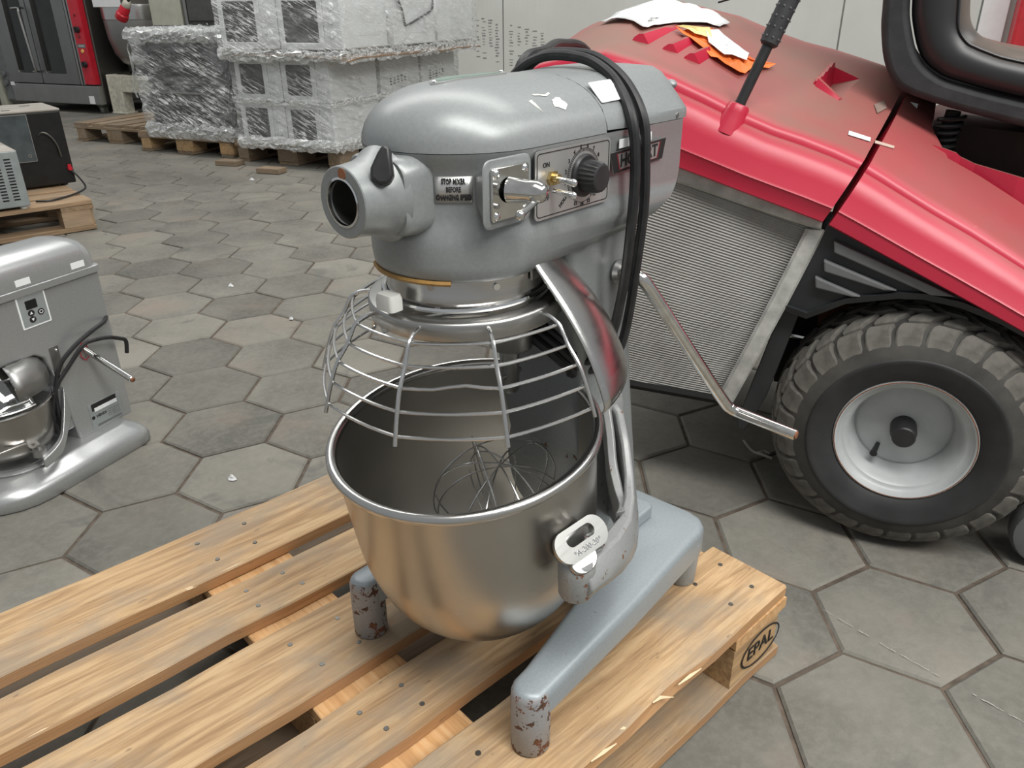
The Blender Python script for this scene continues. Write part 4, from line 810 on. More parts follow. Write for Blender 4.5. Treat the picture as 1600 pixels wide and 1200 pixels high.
# ------------------------------------------------------------------ pallets further back
def place(src, label, loc, rz, sc, group=None):
    c = copy_tree(src, None, label); c.location = loc; c.rotation_euler = (0, 0, rz); c.scale = sc; return c
old = make_pallet('old grey-brown empty pallet under the oven front, left of the wrapped stacks', (-6.04, 3.62, 0), -pi/2, 'pine_old_and_shade', 'pine_old_and_shade', 'pine_old_and_shade', detail=False); old.scale = (1.1, 1.1, 1)
p_dark = place(old, 'pallet under the small film-wrapped stack of dark appliances', (-5.13, 3.44, 0), -pi/2, (.95, 1.13, 1))
p_white = place(old, 'weathered pallet under the stack of wrapped white microwaves', (-4.12, 3.36, 0), -pi/2, (1.4, 1.13, 1))
for o in kids(p_dark):
    if o.name.startswith('block'): o.data = o.data.copy(); o.data.materials.clear(); o.data.materials.append(MATS['chipboard'])
p_left = place(old, 'brown pallet under the black and grey machines at the left edge', (-3.44, 1.596, 0), rad(65), (1, 1, 1))
for o in kids(p_left):
    o.data = o.data.copy(); o.data.materials.clear(); o.data.materials.append(MATS['pine_brown'])
for (x, y), lb_ in (((-4.06, 3.22), 'flat wood block on the floor under the left end of the microwave pallet'), ((-3.60, 3.10), 'flat wood block on the floor by the middle of the microwave pallet')):
    tag(B().box(-.085, .085, -.05, .05, 0, .028).box(-.08, .08, -.046, .046, .0285, .031).obj('wood_block', 'pine_old_and_shade', smooth=0, bev=.004, loc=(x, y, .001), rot=(0, 0, .1)), lb_, 'wood')

# ------------------------------------------------------------------ wrapped microwave stack
def microwave(label, x0, x1, y0, y1, z0, z1, kind=0, grp=None, vents=False):
    """front faces -y; window to the left, control strip to the right"""
    W, D, H = x1-x0, y1-y0, z1-z0
    t = empty('microwave', label, 'microwave', (x0, y0, z0), 0, grp)
    B().box(0, W, .012, D, .008, H).obj('body', 'appliance_white', t, smooth=0, bev=.006)
    xw = W*.72; dr = B(); m_ = frame((xw/2, .012, H/2), (1, 0, 0), (0, 0, 1))
    ring_flat(dr, rrect(xw-.004, H-.006, .008, 3), rrect(xw-.075, H-.085, .012, 3), 0, .016, m_); dro = dr.obj('door', 'appliance_white', t, smooth=0, bev=.003)
    B().prism(rrect(xw-.072, H-.082, .012, 3), -.001, .009, m_).obj('window', 'appliance_glass', dro, smooth=0)
    pn = B().box(xw+.002, W-.001, -.002, .012, .006, H-.002).obj('control_panel', 'appliance_white', t, smooth=0, bev=.003)
    xc = (xw+W)/2
    for zz in ((.30, .62) if kind == 0 else (.28, .52, .76)):
        c = V((xc, -.002, H*zz)); r = min(.022, W*.06); B().cyl(c, c+V((0, -.014, 0)), r, r*.85, 18).box(c.x-.003, c.x+.003, c.y-.019, c.y-.012, c.z-r*.8, c.z+r*.8).obj('knob', 'appliance_white', pn, smooth=30)
    vt = B()
    for i in range(5 if vents else 0):
        for j in range(3 if i else 4): vt.box(W-.0005, W+.0012, D*.22+i*.05, D*.22+i*.05+.022, H*.22+j*.018+.004*i, H*.22+j*.018+.009+.004*i)
    if vents: vt.obj('vent_slots', 'dark', t, smooth=0, kind='stuff')
    else: B().box(W-.001, W+.0015, D*.30, D*.85, H*.25, H*.80).obj('side_pressing', 'appliance_white', t, smooth=0, bev=.001)
    for i in (0, 1):
        for j in (0, 1): B().cyl((.04+i*(W-.08), .05+j*(D-.1), -.0), (.04+i*(W-.08), .05+j*(D-.1), .009), .012, .014, 10).obj('foot', 'black_plastic', t)
    return t
G_ = 'wrapped white microwaves on the pallet'
XA = [(-3.96, -3.588), (-3.580, -3.205)]; YA = [(3.295, 3.835), (3.885, 4.415), (4.455, 4.985)]
ln = {0: 'bottom', 1: 'middle'}
Z_ = [(.1455, .420), (.4225, .694)]
for k, (z0, z1) in enumerate(Z_):
    for i, (x0, x1) in enumerate(XA):
        for j, (y0, y1) in enumerate(YA):
            if i == 0 and j: continue
            lb_ = 'white wrapped microwave in the %s layer, %s' % (ln[k], ['front left of the stack', 'front right of the stack'][i] if j == 0 else ['', 'second back along the right side', 'third back along the right side, by the wall'][j])
            microwave(lb_, x0, x1, y0, y1, z0, z1, (i+k) % 2, G_, k == 1 and j > 0)
cs = B(); rr_ = random.Random(2); rows = []
for j in range(15):
    y = 3.215+(5.06-3.215)*j/14; row = []
    for i in range(9):
        x = -4.0+(-3.0+4.0)*i/8; e = max(0, abs(i-4)-2.6)*.012+max(0, 1-j)*.014; row.append(V((x+rr_.uniform(-.008, .008), y+rr_.uniform(-.012, .012), .722-e+rr_.uniform(-.006, .006)+(.0 if i < 8 else -.01))))
    rows.append(row)
tag(cs.loft(rows, cap=False, closed=False).obj('cardboard_sheet', 'cardboard', smooth=0, solid=.006), 'brown cardboard sheet under the top layer of white microwaves', 'cardboard')
microwave('white microwave in the top layer with a dusty window, left of the pair', -3.975, -3.512, 3.235, 3.74, .742, 1.062, 0, G_)
microwave('white microwave with three knobs in the top layer, at the near right corner', -3.505, -3.035, 3.235, 3.74, .742, 1.062, 1, G_)
microwave('white microwave in the top layer with a black lead hanging down its side', -3.40, -3.02, 3.80, 4.36, .742, 1.06, 0, G_)
microwave('white microwave in the top layer farthest back, against the pale wall', -3.42, -3.03, 4.42, 4.98, .742, 1.06, 0, G_)
tag(B().tube(spline([(-3.005, 3.82, 1.06), (-3.008, 3.90, .96), (-3.012, 3.93, .885), (-3.012, 3.97, .872), (-3.012, 4.20, .93), (-3.012, 4.30, .96), (-3.014, 4.33, 1.0), (-3.03, 4.34, 1.066)], 6), .007, 8).obj('power_lead', 'black_cable'), 'black power lead looped down the side of a white top microwave', 'cable')
def fold_band(x0, x1, y0, y1, z0, z1, th, seed, parent):
    r = random.Random(seed); P_ = rrect(x1-x0, y1-y0, .03, 2, (x0+x1)/2, (y0+y1)/2); pts = []; rows = []
    for a, b_ in zip(P_, P_[1:]+P_[:1]):
        n = max(1, int((V(b_)-V(a)).length/.035))
        for i in range(n): pts.append((a[0]+(b_[0]-a[0])*i/n, a[1]+(b_[1]-a[1])*i/n))
    c = V(((x0+x1)/2, (y0+y1)/2))
    for k in range(7):
        t = k/6; rows.append([V((x+d.x*o, y+d.y*o, z0+(z1-z0)*t+r.uniform(-.012, .012))) for x, y in pts for d in [(V((x, y))-c).normalized()] for o in [th*sin(pi*t)*r.uniform(.2, 1.3)+.004]])
    return B().loft(rows, cap=False).obj('film_fold', 'film_folds', parent, smooth=0)
def wrap(x0, x1, y0, y1, z0, z1, seed, amp=.008, nz=22, top=True, bulge=.0):
    r = random.Random(seed); rings = []; P_ = rrect(x1-x0, y1-y0, .03, 3, (x0+x1)/2, (y0+y1)/2); pts = []
    for a, b_ in zip(P_, P_[1:]+P_[:1]):
        n = max(1, int((V(b_)-V(a)).length/.06))
        for i in range(n): pts.append((a[0]+(b_[0]-a[0])*i/n, a[1]+(b_[1]-a[1])*i/n))
    ph = [r.uniform(0, 6.3) for _ in pts]; c = V(((x0+x1)/2, (y0+y1)/2))
    for k in range(nz+1):
        z = z0+(z1-z0)*k/nz; ring = []
        for i, (x, y) in enumerate(pts):
            d = (V((x, y))-c).normalized(); o = amp*(.4+.6*sin(k*1.7+ph[i]*.5+i*.35))+r.uniform(0, amp*.6); ring.append(V((x+d.x*o, y+d.y*o, z+r.uniform(-.004, .004))))
        rings.append(ring)
    b = B().loft(rings, cap=False)
    if top:
        inner = [[V((c.x+(x-c.x)*s, c.y+(y-c.y)*s, z1+.006+r.uniform(0, .02))) for x, y in pts] for s in (.97, .8, .5, .15)]
        b.loft([rings[-1]]+inner, cap=False)
    return b
fw = wrap(-3.985, -3.178, 3.262, 5.02, .13, .735, 3, .007, 20, False); fw2 = wrap(-4.0, -3.0, 3.205, 5.02, .735, 1.075, 5, .006, 10, False); fw.add(fw2.v, fw2.f)
fwo = fw.obj('stretch_wrap', 'stretch_film', smooth=0)
fold_band(-3.99, -3.17, 3.255, 5.03, .12, .20, .020, 21, fwo); fold_band(-4.0, -3.01, 3.20, 5.03, .675, .745, .014, 22, fwo); fold_band(-3.99, -3.175, 3.258, 5.03, .405, .445, .010, 23, fwo)
tag(fwo, 'clear stretch wrap streaked white around the stack of white microwaves', 'film')

# wrapped stack of dark appliances
def dark_unit(label, z0, z1):
    W, D, H = .80, .62, z1-z0; t = empty('counter_oven', label, 'oven', (-4.955, 3.46, z0), 0, 'dark appliances under film')
    B().box(0, W, .02, D, .006, H).obj('body', 'appliance_dark', t, smooth=0, bev=.008)
    m_ = frame((W*.40, .02, H/2), (1, 0, 0), (0, 0, 1)); dr = ring_flat(B(), rrect(W*.78, H-.02, .01, 3), rrect(W*.66, H-.10, .012, 3), 0, .018, m_).obj('door', 'appliance_dark', t, smooth=0, bev=.003)
    B().prism(rrect(W*.665, H-.095, .012, 3), 0, .010, m_).obj('window', 'appliance_glass', dr, smooth=0)
    B().tube([(W*.10, .0, H-.045), (W*.10, -.022, H-.045), (W*.70, -.022, H-.045), (W*.70, .0, H-.045)], .008, 8).obj('handle', 'dull_steel', dr)
    pn = B().box(W*.80, W-.004, .0, .02, .01, H-.01).obj('control_panel', 'slat_grey', t, smooth=0, bev=.004)
    for q in (.3, .7): B().cyl((W*.90, 0, H*q), (W*.90, -.018, H*q), .022, .019, 16).obj('knob', 'black_plastic', pn)
    for i in (0, 1):
        for j in (0, 1): B().cyl((.06+i*(W-.12), .08+j*(D-.14), 0), (.06+i*(W-.12), .08+j*(D-.14), .007), .018, .018, 10).obj('foot', 'black_plastic', t)
dark_unit('dark grey counter oven at the bottom of the small wrapped stack', .1455, .478); dark_unit('dark grey counter oven on top of the small wrapped stack', .481, .815)
fb = wrap(-4.99, -4.135, 3.40, 4.11, .12, .845, 9, .014, 22, True)
fl = B(); rr_ = random.Random(8); rows = []
for k in range(8):
    rows.append([V((-5.01+.05*i/4-.02*sin(k*1.3)*(k/7)-.04*(1 if k > 1 else 0), 3.44-.05*i/4+rr_.uniform(-.012, .012), .86-.47*k/7+rr_.uniform(-.01, .01))) for i in range(5)])
fl.loft(rows, cap=False, closed=False)
fbo = fb.obj('stretch_wrap', 'stretch_film', smooth=0)
fold_band(-5.0, -4.13, 3.39, 4.12, .765, .862, .030, 31, fbo); fold_band(-4.98, -4.14, 3.40, 4.11, .125, .225, .022, 32, fbo)
fl.obj('film_flap', 'film_folds', fbo, smooth=0)
tag(fbo, 'crumpled clear stretch wrap around the dark grey ovens, loose flap at its left', 'film')

# ------------------------------------------------------------------ machines on the left pallet
R65 = rad(65); PL = Mx.Translation((-3.44, 1.596, 0)) @ Mx.Rotation(R65, 4, 'Z')
bmx = empty('kitchen_machine', 'black boxy machine with a grey side window and pale top, on the left pallet', 'machine', PL @ V((-.48, .44, .1445)), R65)
B().box(0, .530, .0, .345, .012, .372).obj('housing', 'black_machine', bmx, smooth=0, bev=.006)
B().box(-.01, .532, -.004, .349, .372, .385).obj('top_plate', 'machine_top', bmx, smooth=0, bev=.005)
plain('smoked_panel', (.085, .10, .105), .2, .2, .3, 12)
sw = B().box(-.02, .372, -.008, .0, .140, .366).obj('side_window', 'smoked_panel', bmx, smooth=0)
ring_flat(B(), rrect(.396, .228, .003, 1), rrect(.390, .222, .003, 1), 0, .0015, frame((.176, -.008, .253), (1, 0, 0), (0, 0, 1))).obj('window_edging', 'dull_steel', sw, smooth=0)
B().lathe([(.008, 0), (.008, .002), (.005, .002), (.005, 0)], 16, m=frame((.345, -.008, .168), (1, 0, 0), (0, 0, 1))).obj('window_stud', 'dull_steel', sw)
B().tube(spline([(.405, -.004, .262), (.420, -.016, .275), (.440, -.020, .270), (.462, -.020, .245), (.478, -.018, .205), (.485, -.010, .150)], 6), .0045, 8).obj('handle', 'dark_steel', bmx)
B().cyl((.512, -.001, .088), (.512, -.020, .088), .012, .011, 14).box(.504, .520, -.012, -.004, .098, .108).obj('red_switch', 'red_plug', bmx)
for x, y, l in ((.23, .05, .05), (.30, .05, .04), (.29, .24, .03), (.42, .22, .05)): B().prism(rrect(l, .016, .007, 3, x, y), .3852, .3862).obj('top_slot', 'dark', bmx, smooth=0)
B().prism(rrect(.16, .010, .004, 3, .33, .15), .3852, .3862).obj('top_ridge', 'machine_grey', bmx, smooth=0)
for i in (0, 1):
    for j in (0, 1): B().cyl((.05+i*.43, .04+j*.26, 0), (.05+i*.43, .04+j*.26, .014), .016, .016, 12).obj('foot', 'black_plastic', bmx)
tag(B().tube(spline([PL @ V(p) for p in [(.034, .418, .222), (.055, .40, .19), (.062, .33, .152), (.020, .22, .1515), (-.06, .13, .1515), (-.16, .07, .1515), (-.22, .10, .1515)]], 6), .0048, 8).obj('power_lead', 'black_cable'), 'thin dark lead lying across the left pallet from the black machine', 'cable')
gm = empty('kitchen_machine', 'light grey steel machine with rows of vent slots, at the left edge', 'machine', PL @ V((-.72, -.018, .1445)), R65)
B().box(0, .455, 0, .36, .014, .262).obj('housing', 'machine_grey', gm, smooth=0, bev=.004)
B().loft([[V((x, y, z)) for x, y in ((0, 0), (.455, 0), (.455, .36), (0, .36))] for z in (.262,)]+[[V((x, y, .285)) for x, y in ((.02, .02), (.42, .05), (.42, .34), (.02, .34))]]).obj('top_plate', 'machine_top', gm, smooth=0)
vt = B()
for cx in (.318, .362, .408):
    for r in range(14): vt.box(cx-.013, cx+.013, -.0008, .001, .045+r*.0138, .0515+r*.0138)
vt.obj('vent_slots', 'dark', gm, smooth=0, kind='stuff')
for x, y in ((.43, .03), (.03, .03), (.43, .33), (.03, .33)): B().cyl((x, y, 0), (x, y, .015), .015, .018, 14).obj('foot', 'white_plastic', gm)
B().lathe([(.0, .30), (.03, .30), (.034, .292), (.034, .284), (0, .284)], 20).obj('top_knob', 'dull_steel', gm, loc=(.335, .12, 0))

# ------------------------------------------------------------------ small silver table mixer at the left (front towards -y)
sm_ = empty('table_mixer', 'small silver table-top mixer with digital display, standing on the pavers', 'mixer', (-1.665, 0, 0))
pl_o = [(.135*cos(a)+.0, -.16+.13*sin(a)) for a in [rad(180+15*i) for i in range(13)]]
bo = [(-.135, .10), (-.125, .125), (-.10, .135), (.10, .135), (.125, .125), (.135, .10)]
outl = [(x, y) for x, y in pl_o]+[(x, y) for x, y in reversed(bo)]
c0 = V((0, -.04))
def scl(s, z): return [V((c0.x+(x-c0.x)*s, c0.y+(y-c0.y)*(1-(1-s)*.7), z)) for x, y in outl]
B().loft([scl(.985, .0005), scl(1, .004), scl(1, .022), scl(.985, .030), scl(.93, .040), scl(.85, .048), scl(.76, .056), scl(.72, .060), scl(.69, .0605)]).obj('base', 'silver_paint', sm_, smooth=50)
B().lathe([(.092, .058), (.098, .066), (.092, .070), (.07, .066), (.06, .060)], 40).obj('base_ring', 'silver_paint', sm_, loc=(0, -.135, 0), smooth=50)
prf = [(.137, .058), (.138, .445), (-.36, .445), (-.36, .33), (-.33, .30), (-.065, .296), (-.045, .28), (-.030, .21), (-.016, .058)]
bdy = bmesh.new(); fv = [bdy.verts.new((-.066, y, z)) for y, z in prf]; ff = bdy.faces.new(fv); ex_ = bmesh.ops.extrude_face_region(bdy, geom=[ff]); bmesh.ops.translate(bdy, vec=(.132, 0, 0), verts=[g for g in ex_['geom'] if isinstance(g, bmesh.types.BMVert)]); bmesh.ops.recalc_face_normals(bdy, faces=bdy.faces)
me = bpy.data.meshes.new('column_head'); bdy.to_mesh(me); bdy.free(); me.materials.append(MATS['silver_paint']); cho = bpy.data.objects.new('column_head', me); COL.objects.link(cho); cho.parent = sm_
q = cho.modifiers.new('bevel', 'BEVEL'); q.width = .006; q.segments = 3; q.limit_method = 'ANGLE'
tc_ = lambda dx, y0, y1, z, r: [V((x, y, z)) for x, y in rrect(2*dx, y1-y0, r, 6, 0, (y0+y1)/2)]
B().loft([tc_(.069, -.365, .141, .430, .012), tc_(.0725, -.368, .1435, .432, .014), tc_(.0725, -.368, .1435, .446, .014), tc_(.069, -.366, .141, .448, .012)]).obj('cover_lip', 'silver_paint', sm_, smooth=40)
tpl = [(.0700, .448, .142), (.0690, .470, .140), (.0655, .488, .134), (.0590, .503, .124), (.050, .511, .112), (.038, .5155, .098), (.02, .517, .08)]
B().loft([tc_(dx, -.365+(.142-yr)*.9, yr, z, min(dx*.85, .030)) for dx, z, yr in tpl]).obj('top_cover', 'silver_paint', sm_, smooth=50)
for y, z in ((-.049, .4605), (.086, .4605)): B().box(.0692, .0704, y-.017, y+.017, z-.0075, z+.0065).obj('white_sticker', 'white_label', sm_, smooth=0)
dm_ = frame((.0662, -.0405, .3950), (0, 1, 0), (0, 0, 1)); dp = B().prism(rrect(.068, .073, .002, 2), 0, .0010, dm_).obj('display_panel', 'white_label', sm_, smooth=0)
B().prism(rrect(.061, .066, .001, 1), .0010, .0014, dm_).obj('display_face', 'machine_grey', dp, smooth=0)
B().prism(rrect(.026, .019, .001, 1, -.003, .0135), .0014, .0022, dm_).obj('display_window', 'appliance_glass', dp, smooth=0)
for x, y, kind in ((-.008, -.0050, 'up'), (-.008, -.0195, 'down'), (.0145, -.0085, 'power')):
    bt = B().prism([(x+.0075*cos(2*pi*i/24), y+.0068*sin(2*pi*i/24)) for i in range(24)], .0014, .0024, dm_).obj('button', 'black_print', dp, smooth=0)
    if kind == 'power': ring_flat(B(), [(x+.0045*cos(2*pi*i/20), y+.0042*sin(2*pi*i/20)) for i in range(20)], [(x+.0033*cos(2*pi*i/20), y+.003*sin(2*pi*i/20)) for i in range(20)], .0024, .0028, dm_).obj('button_sign', 'white_label', bt, smooth=0)
    else:
        s = 1 if kind == 'up' else -1; B().prism([(x-.0035, y-.0025*s), (x+.0035, y-.0025*s), (x, y+.0035*s)], .0024, .0028, dm_).obj('button_sign', 'white_label', bt, smooth=0)
pm_ = frame((.0662, .0660, .0985), (0, 1, 0), (0, .05, 1)); rp_ = B().prism(rrect(.088, .066, .002, 2), 0, .0006, pm_).obj('rating_plate', 'machine_grey', sm_, smooth=0)
B().box(-.036, .034, .012, .030, .0006, .0010, pm_).obj('plate_band', 'black_print', rp_, smooth=0); B().box(-.030, .034, .009, .0185, .0010, .0014, pm_).obj('white_strip', 'white_label', rp_, smooth=0)
text('plate_lettering', 'HENDI', .0095, 'black_print', rp_, pm_ @ Mx.Translation((-.014, -.004, .0008)), bold=.0002)
B().prism([(-.037+.0045*cos(2*pi*i/20), -.004+.0045*sin(2*pi*i/20)) for i in range(20)], .0006, .001, pm_).obj('plate_roundel', 'black_print', rp_, smooth=0)
pt = B()
for r in range(4):
    for c in range(6): pt.box(.004+c*.006, .004+c*.006+random.uniform(.002, .005), -.002-r*.0052, .0002-r*.0052, .0006, .0009, pm_)
pt.box(-.030, .040, -.030, -.0245, .0006, .0009, pm_); pt.obj('small_print', 'slat_grey', rp_, smooth=0, kind='stuff')
# gear bracket, guard, bowl, yoke
B().box(.060, .0665, -.034, -.008, .235, .302).obj('guard_bracket', 'dull_steel', sm_, smooth=0, bev=.002)
for z in (.290, .250): B().ball((.067, -.016, z), .0035, 10).obj('screw', 'chrome', sm_)
B().loft([[V((.108*cos(a)*s, -.135+.108*sin(a)*s, z)) for a in [rad(-10+10*i) for i in range(12)]] for z, s in ((.232, 1.02), (.262, 1.0), (.288, .90), (.302, .72))], cap=False, closed=False).obj('guard_shell', 'dull_steel', sm_, smooth=50, solid=.0015)
B().loft([[V((r*cos(a), -.135+r*sin(a), z)) for a in [rad(-185+5*i) for i in range(39)]] for r, z in ((.112, .215), (.108, .232), (.085, .268), (.055, .285))], cap=False, closed=False).obj('clear_guard', 'clear_plastic', sm_, smooth=50, solid=.002)
B().tube([(.113*cos(a), -.135+.113*sin(a), .214) for a in [rad(-185+5*i) for i in range(39)]], .0022, 6).obj('guard_hem', 'wire_steel', sm_)
B().tube(spline([(-.05, -.245, .222), (.02, -.252, .240), (.045, -.24, .246), (.072, -.21, .240), (.080, -.19, .250)], 5), .0022, 6).obj('guard_wire', 'wire_steel', sm_)
B().lathe([(0, .21), (.03, .21), (.034, .235), (.034, .30), (0, .30)], 24).obj('planet_hub', 'dark_steel', sm_, loc=(0, -.135, 0))
for s in (1, -1):
    ys = spline([(s*.055, -.020, .150), (s*.075, -.045, .135), (s*.100, -.085, .105), (s*.112, -.115, .095), (s*.118, -.150, .088)], 5)
    B().loft([[p+V((o*s, -o*.4, z)) for o, z in ((0, -.017+.004*i/20), (.018, -.017+.004*i/20), (.018, .055-.045*min(1, i/9)), (0, .055-.045*min(1, i/9)))] for i, p in enumerate(ys)]).obj('yoke_arm', 'silver_paint', sm_, smooth=40, bev=.003)
B().box(-.060, .060, -.045, -.012, .090, .20).obj('yoke_slide', 'silver_paint', sm_, smooth=0, bev=.006)
B().tube([(.064, .050, .268), (.20, .050, .2155)], .0075, 14).ball((.2005, .050, .2153), .0078, 12).obj('lift_lever', 'worn_chrome', sm_); B().cyl((.200, .05, .2155), (.2085, .05, .2123), .0062, .0055, 12).obj('lever_end', 'rust', sm_)
cab = [(.058, .135, .318), (.085, .105, .318), (.095, .060, .312), (.090, .015, .293), (.080, -.022, .262), (.074, -.040, .225), (.072, -.050, .190), (.072, -.055, .140), (.070, -.060, .110)]
cab2 = [(.072, -.070, .105), (.072, -.066, .160), (.076, -.045, .212), (.085, -.010, .250), (.096, .030, .288), (.100, .055, .292), (.100, .095, .284), (.098, .125, .270), (.096, .142, .257), (.090, .142, .225)]
B().tube(spline(cab, 6), .0048, 8).obj('power_cable', 'black_cable', sm_); B().tube(spline(cab2, 6), .0048, 8).obj('power_cable', 'black_cable', sm_)
B().tube(spline([(.070, -.060, .112), (.074, -.078, .150), (.074, -.095, .190)], 5), .0048, 8).obj('power_cable', 'black_cable', sm_)
B().tube([(.070+.0*i, .048+.012*cos(.9*i), .262+.022*sin(.9*i)) for i in range(16)], .0012, 5).obj('red_tie', 'red_plug', sm_)
sb = empty('mixing_bowl', 'small steel bowl hanging in the yoke of the little silver mixer', 'bowl', (-1.665, -.135, .082))
bpf = [(.1035, .118), (.1025, .110), (.1000, .06), (.094, .030), (.080, .008), (.060, .0), (0, -.001)]
B().lathe([(r-.0014, z+.0014) for r, z in reversed(bpf)]+bpf, 48).obj('bowl_body', 'bowl_steel', sb, smooth=60)
B().tube([(.1045*cos(2*pi*i/48), .1045*sin(2*pi*i/48), .118) for i in range(48)], .0034, 8, closed=True).obj('rolled_rim', 'steel', sb)
B().box(.095, .108, -.062, -.004, .048, .054, Mx.Rotation(rad(-12), 4, 'Z')).obj('lift_handle', 'steel', sb, smooth=0, bev=.002)
B().cyl((.104, -.005, .012), (.104, -.005, .028), .016, .014, 18).cyl((.104, -.005, .028), (.104, -.005, .034), .005, .005, 10).obj('ear_plate', 'dull_steel', sb)

# ------------------------------------------------------------------ far corner: oven, big steel bowl, cabinets
ov = empty('convection_oven', 'tall stainless convection oven with double glass doors and a red control strip', 'oven', (-7.33, 5.0, 0))
X_ = lambda x: x+7.33
B().box(X_(-8.62), 0, .06, 1.0, .10, 1.62).obj('housing', 'dark_steel', ov, smooth=0, bev=.01)
B().box(X_(-8.62), .012, -.012, .06, .090, .272).obj('lower_panel', 'dull_steel', ov, smooth=0, bev=.006)
for x0, x1, wx0, wx1 in ((-8.64, -8.115, -8.452, -8.185), (-8.105, -7.565, -8.030, -7.728)):
    m_ = frame((X_((x0+x1)/2), .06, .95), (1, 0, 0), (0, 0, 1)); cx_ = (wx0+wx1)/2-(x0+x1)/2
    dr = ring_flat(B(), rrect(x1-x0, 1.34, .012, 3), [(x+cx_, y+.02) for x, y in rrect(wx1-wx0, 1.18, .02, 3)], 0, .065, m_).obj('door', 'oven_steel', ov, smooth=0, bev=.004)
    B().prism([(x+cx_, y+.02) for x, y in rrect(wx1-wx0+.006, 1.186, .02, 3)], .01, .03, m_).obj('pane', 'appliance_glass', dr, smooth=0)
    B().box(X_(wx0)+.01, X_(wx1)-.01, .045, .052, .742, .750).obj('rack_rail', 'dull_steel', dr, smooth=0)
    if x0 < -8.2: B().tube(spline([(X_(-8.31), -.018, .995), (X_(-8.20), -.020, 1.0), (X_(-8.155), -.055, .985), (X_(-8.15), -.06, .90), (X_(-8.12), -.055, .44), (X_(-8.14), -.04, .40), (X_(-8.20), -.02, .395)], 4), .011, 8).obj('handle', 'steel', dr)
B().box(X_(-7.552), X_(-7.525), -.006, .06, .28, 1.6).box(X_(-7.515), X_(-7.495), .0, .06, .28, 1.6).obj('door_post', 'dull_steel', ov, smooth=0)
cpn = B().box(X_(-7.487), X_(-7.347), -.010, .06, .285, 1.60).obj('control_strip', 'red_plug', ov, smooth=0, bev=.004, label='red control strip')
for z, kind in ((.800, 'knob'), (.478, 'knob'), (.602, 'lamp'), (.930, 'lamp2'), (.735, 'lamp2')):
    x = X_(-7.42)
    if kind == 'knob': B().cyl((x, -.010, z), (x, -.040, z), .030, .026, 18).box(x-.006, x+.006, -.052, -.038, z-.028, z+.028).obj('knob', 'black_plastic', cpn, smooth=30)
    else: B().cyl((x, -.010, z), (x, -.018, z), .020 if kind == 'lamp' else .012, .016 if kind == 'lamp' else .01, 14).obj('lamp', 'amber' if kind == 'lamp' else 'red_print', cpn)
B().box(X_(-7.475), X_(-7.365), -.0115, -.010, .632, .668).obj('badge', 'slat_grey', cpn, smooth=0); B().box(X_(-7.46), X_(-7.38), -.0122, -.0115, .642, .658).obj('badge_plate', 'plate_alu', cpn, smooth=0)
lbm = B().box(X_(-7.475), X_(-7.40), -.0135, -.012, .10, .175).obj('white_sticker', 'white_label', ov, smooth=0); B().box(X_(-8.62)-.0, X_(-8.56), -.0135, -.012, .25, .285).obj('warning_sticker', 'white_label', ov, smooth=0)
for x in (-7.45, -8.52):
    for y in (.12, .88): B().loft([[V((X_(x)+sx*w_, y+sy*w_, z)) for sx, sy in ((-1, -1), (1, -1), (1, 1), (-1, 1))] for z, w_ in ((0, .025), (.05, .03), (.10, .06))]).obj('leg', 'dull_steel', ov, smooth=0)
B().box(X_(-8.74), X_(-8.64), .0, .06, .10, 1.6).cyl((X_(-8.70), -.01, .36), (X_(-8.70), -.03, .36), .03, .03, 12).cyl((X_(-8.69), -.01, .27), (X_(-8.69), -.03, .27), .03, .03, 12).obj('side_post', 'slat_grey', ov, smooth=0)
tag(B().box(-9.7, -8.80, 5.0, 5.6, .36, 1.5).box(-9.7, -9.62, 5.0, 5.08, 0, .36).box(-8.88, -8.80, 5.0, 5.08, 0, .36).box(-9.68, -8.82, 4.995, 5.0, .40, 1.46).obj('steel_cabinet', 'beige_paint', smooth=0, bev=.005), 'pale grey cabinet on legs at the far left edge, left of the oven', 'cabinet')
bmz = empty('bakery_mixer', 'big steel bowl machine on a cream stained frame, right of the oven', 'mixer', (-6.93, 5.36, 0))
B().lathe([(0, .44), (.16, .445), (.25, .49), (.31, .58), (.345, .72), (.358, .88), (.362, 1.12), (.372, 1.13), (.372, 1.115), (.350, 1.11), (.345, .9), (0, .60)], 48).obj('steel_bowl', 'dull_steel', bmz, smooth=45)
B().lathe([(.3585, .885), (.364, .890), (.3665, 1.0), (.364, 1.02), (.36, 1.025)], 48).obj('bowl_band', 'steel', bmz, smooth=30)
B().box(-.335, .56, .0, .62, .37, .86).obj('drive_housing', 'dark_steel', bmz, smooth=0, bev=.02)
B().box(-.20, .16, -.377, -.366, 1.0, 1.12).obj('paper_notice', 'paper_white', bmz, smooth=0)
for x in (-.335, .46): B().box(x, x+.17, -.28, -.16, .0, .375).box(x-.012, x+.01, -.285, -.15, .01, .38).box(x-.02, x+.19, -.29, -.14, 0, .02).obj('leg', 'cream_stained', bmz, smooth=0, bev=.006)
B().box(-.30, .58, -.27, -.17, .215, .372).obj('beam', 'cream_stained', bmz, smooth=0, bev=.004)
tb = empty('steel_table', 'steel work table behind the wrapped dark ovens', 'table', (-5.62, 4.62, 0))
B().box(-.62, .68, 0, .62, .795, .832).obj('table_top', 'dark_steel', tb, smooth=0, bev=.004)
for x in (-.58, .60):
    for y in (.04, .54): B().box(x, x+.04, y, y+.04, 0, .796).obj('leg', 'dull_steel', tb, smooth=0)
bx = empty('switch_box', 'beige enclosure box standing on the steel table, beside a dark cabinet', 'box', (-6.02, 4.64, .8325))
B().box(0, .352, 0, .3, .02, .46).obj('box_body', 'beige_paint', bx, smooth=0, bev=.006); B().box(-.004, .356, -.012, 0, .016, .464).obj('lid', 'beige_paint', bx, smooth=0, bev=.003)
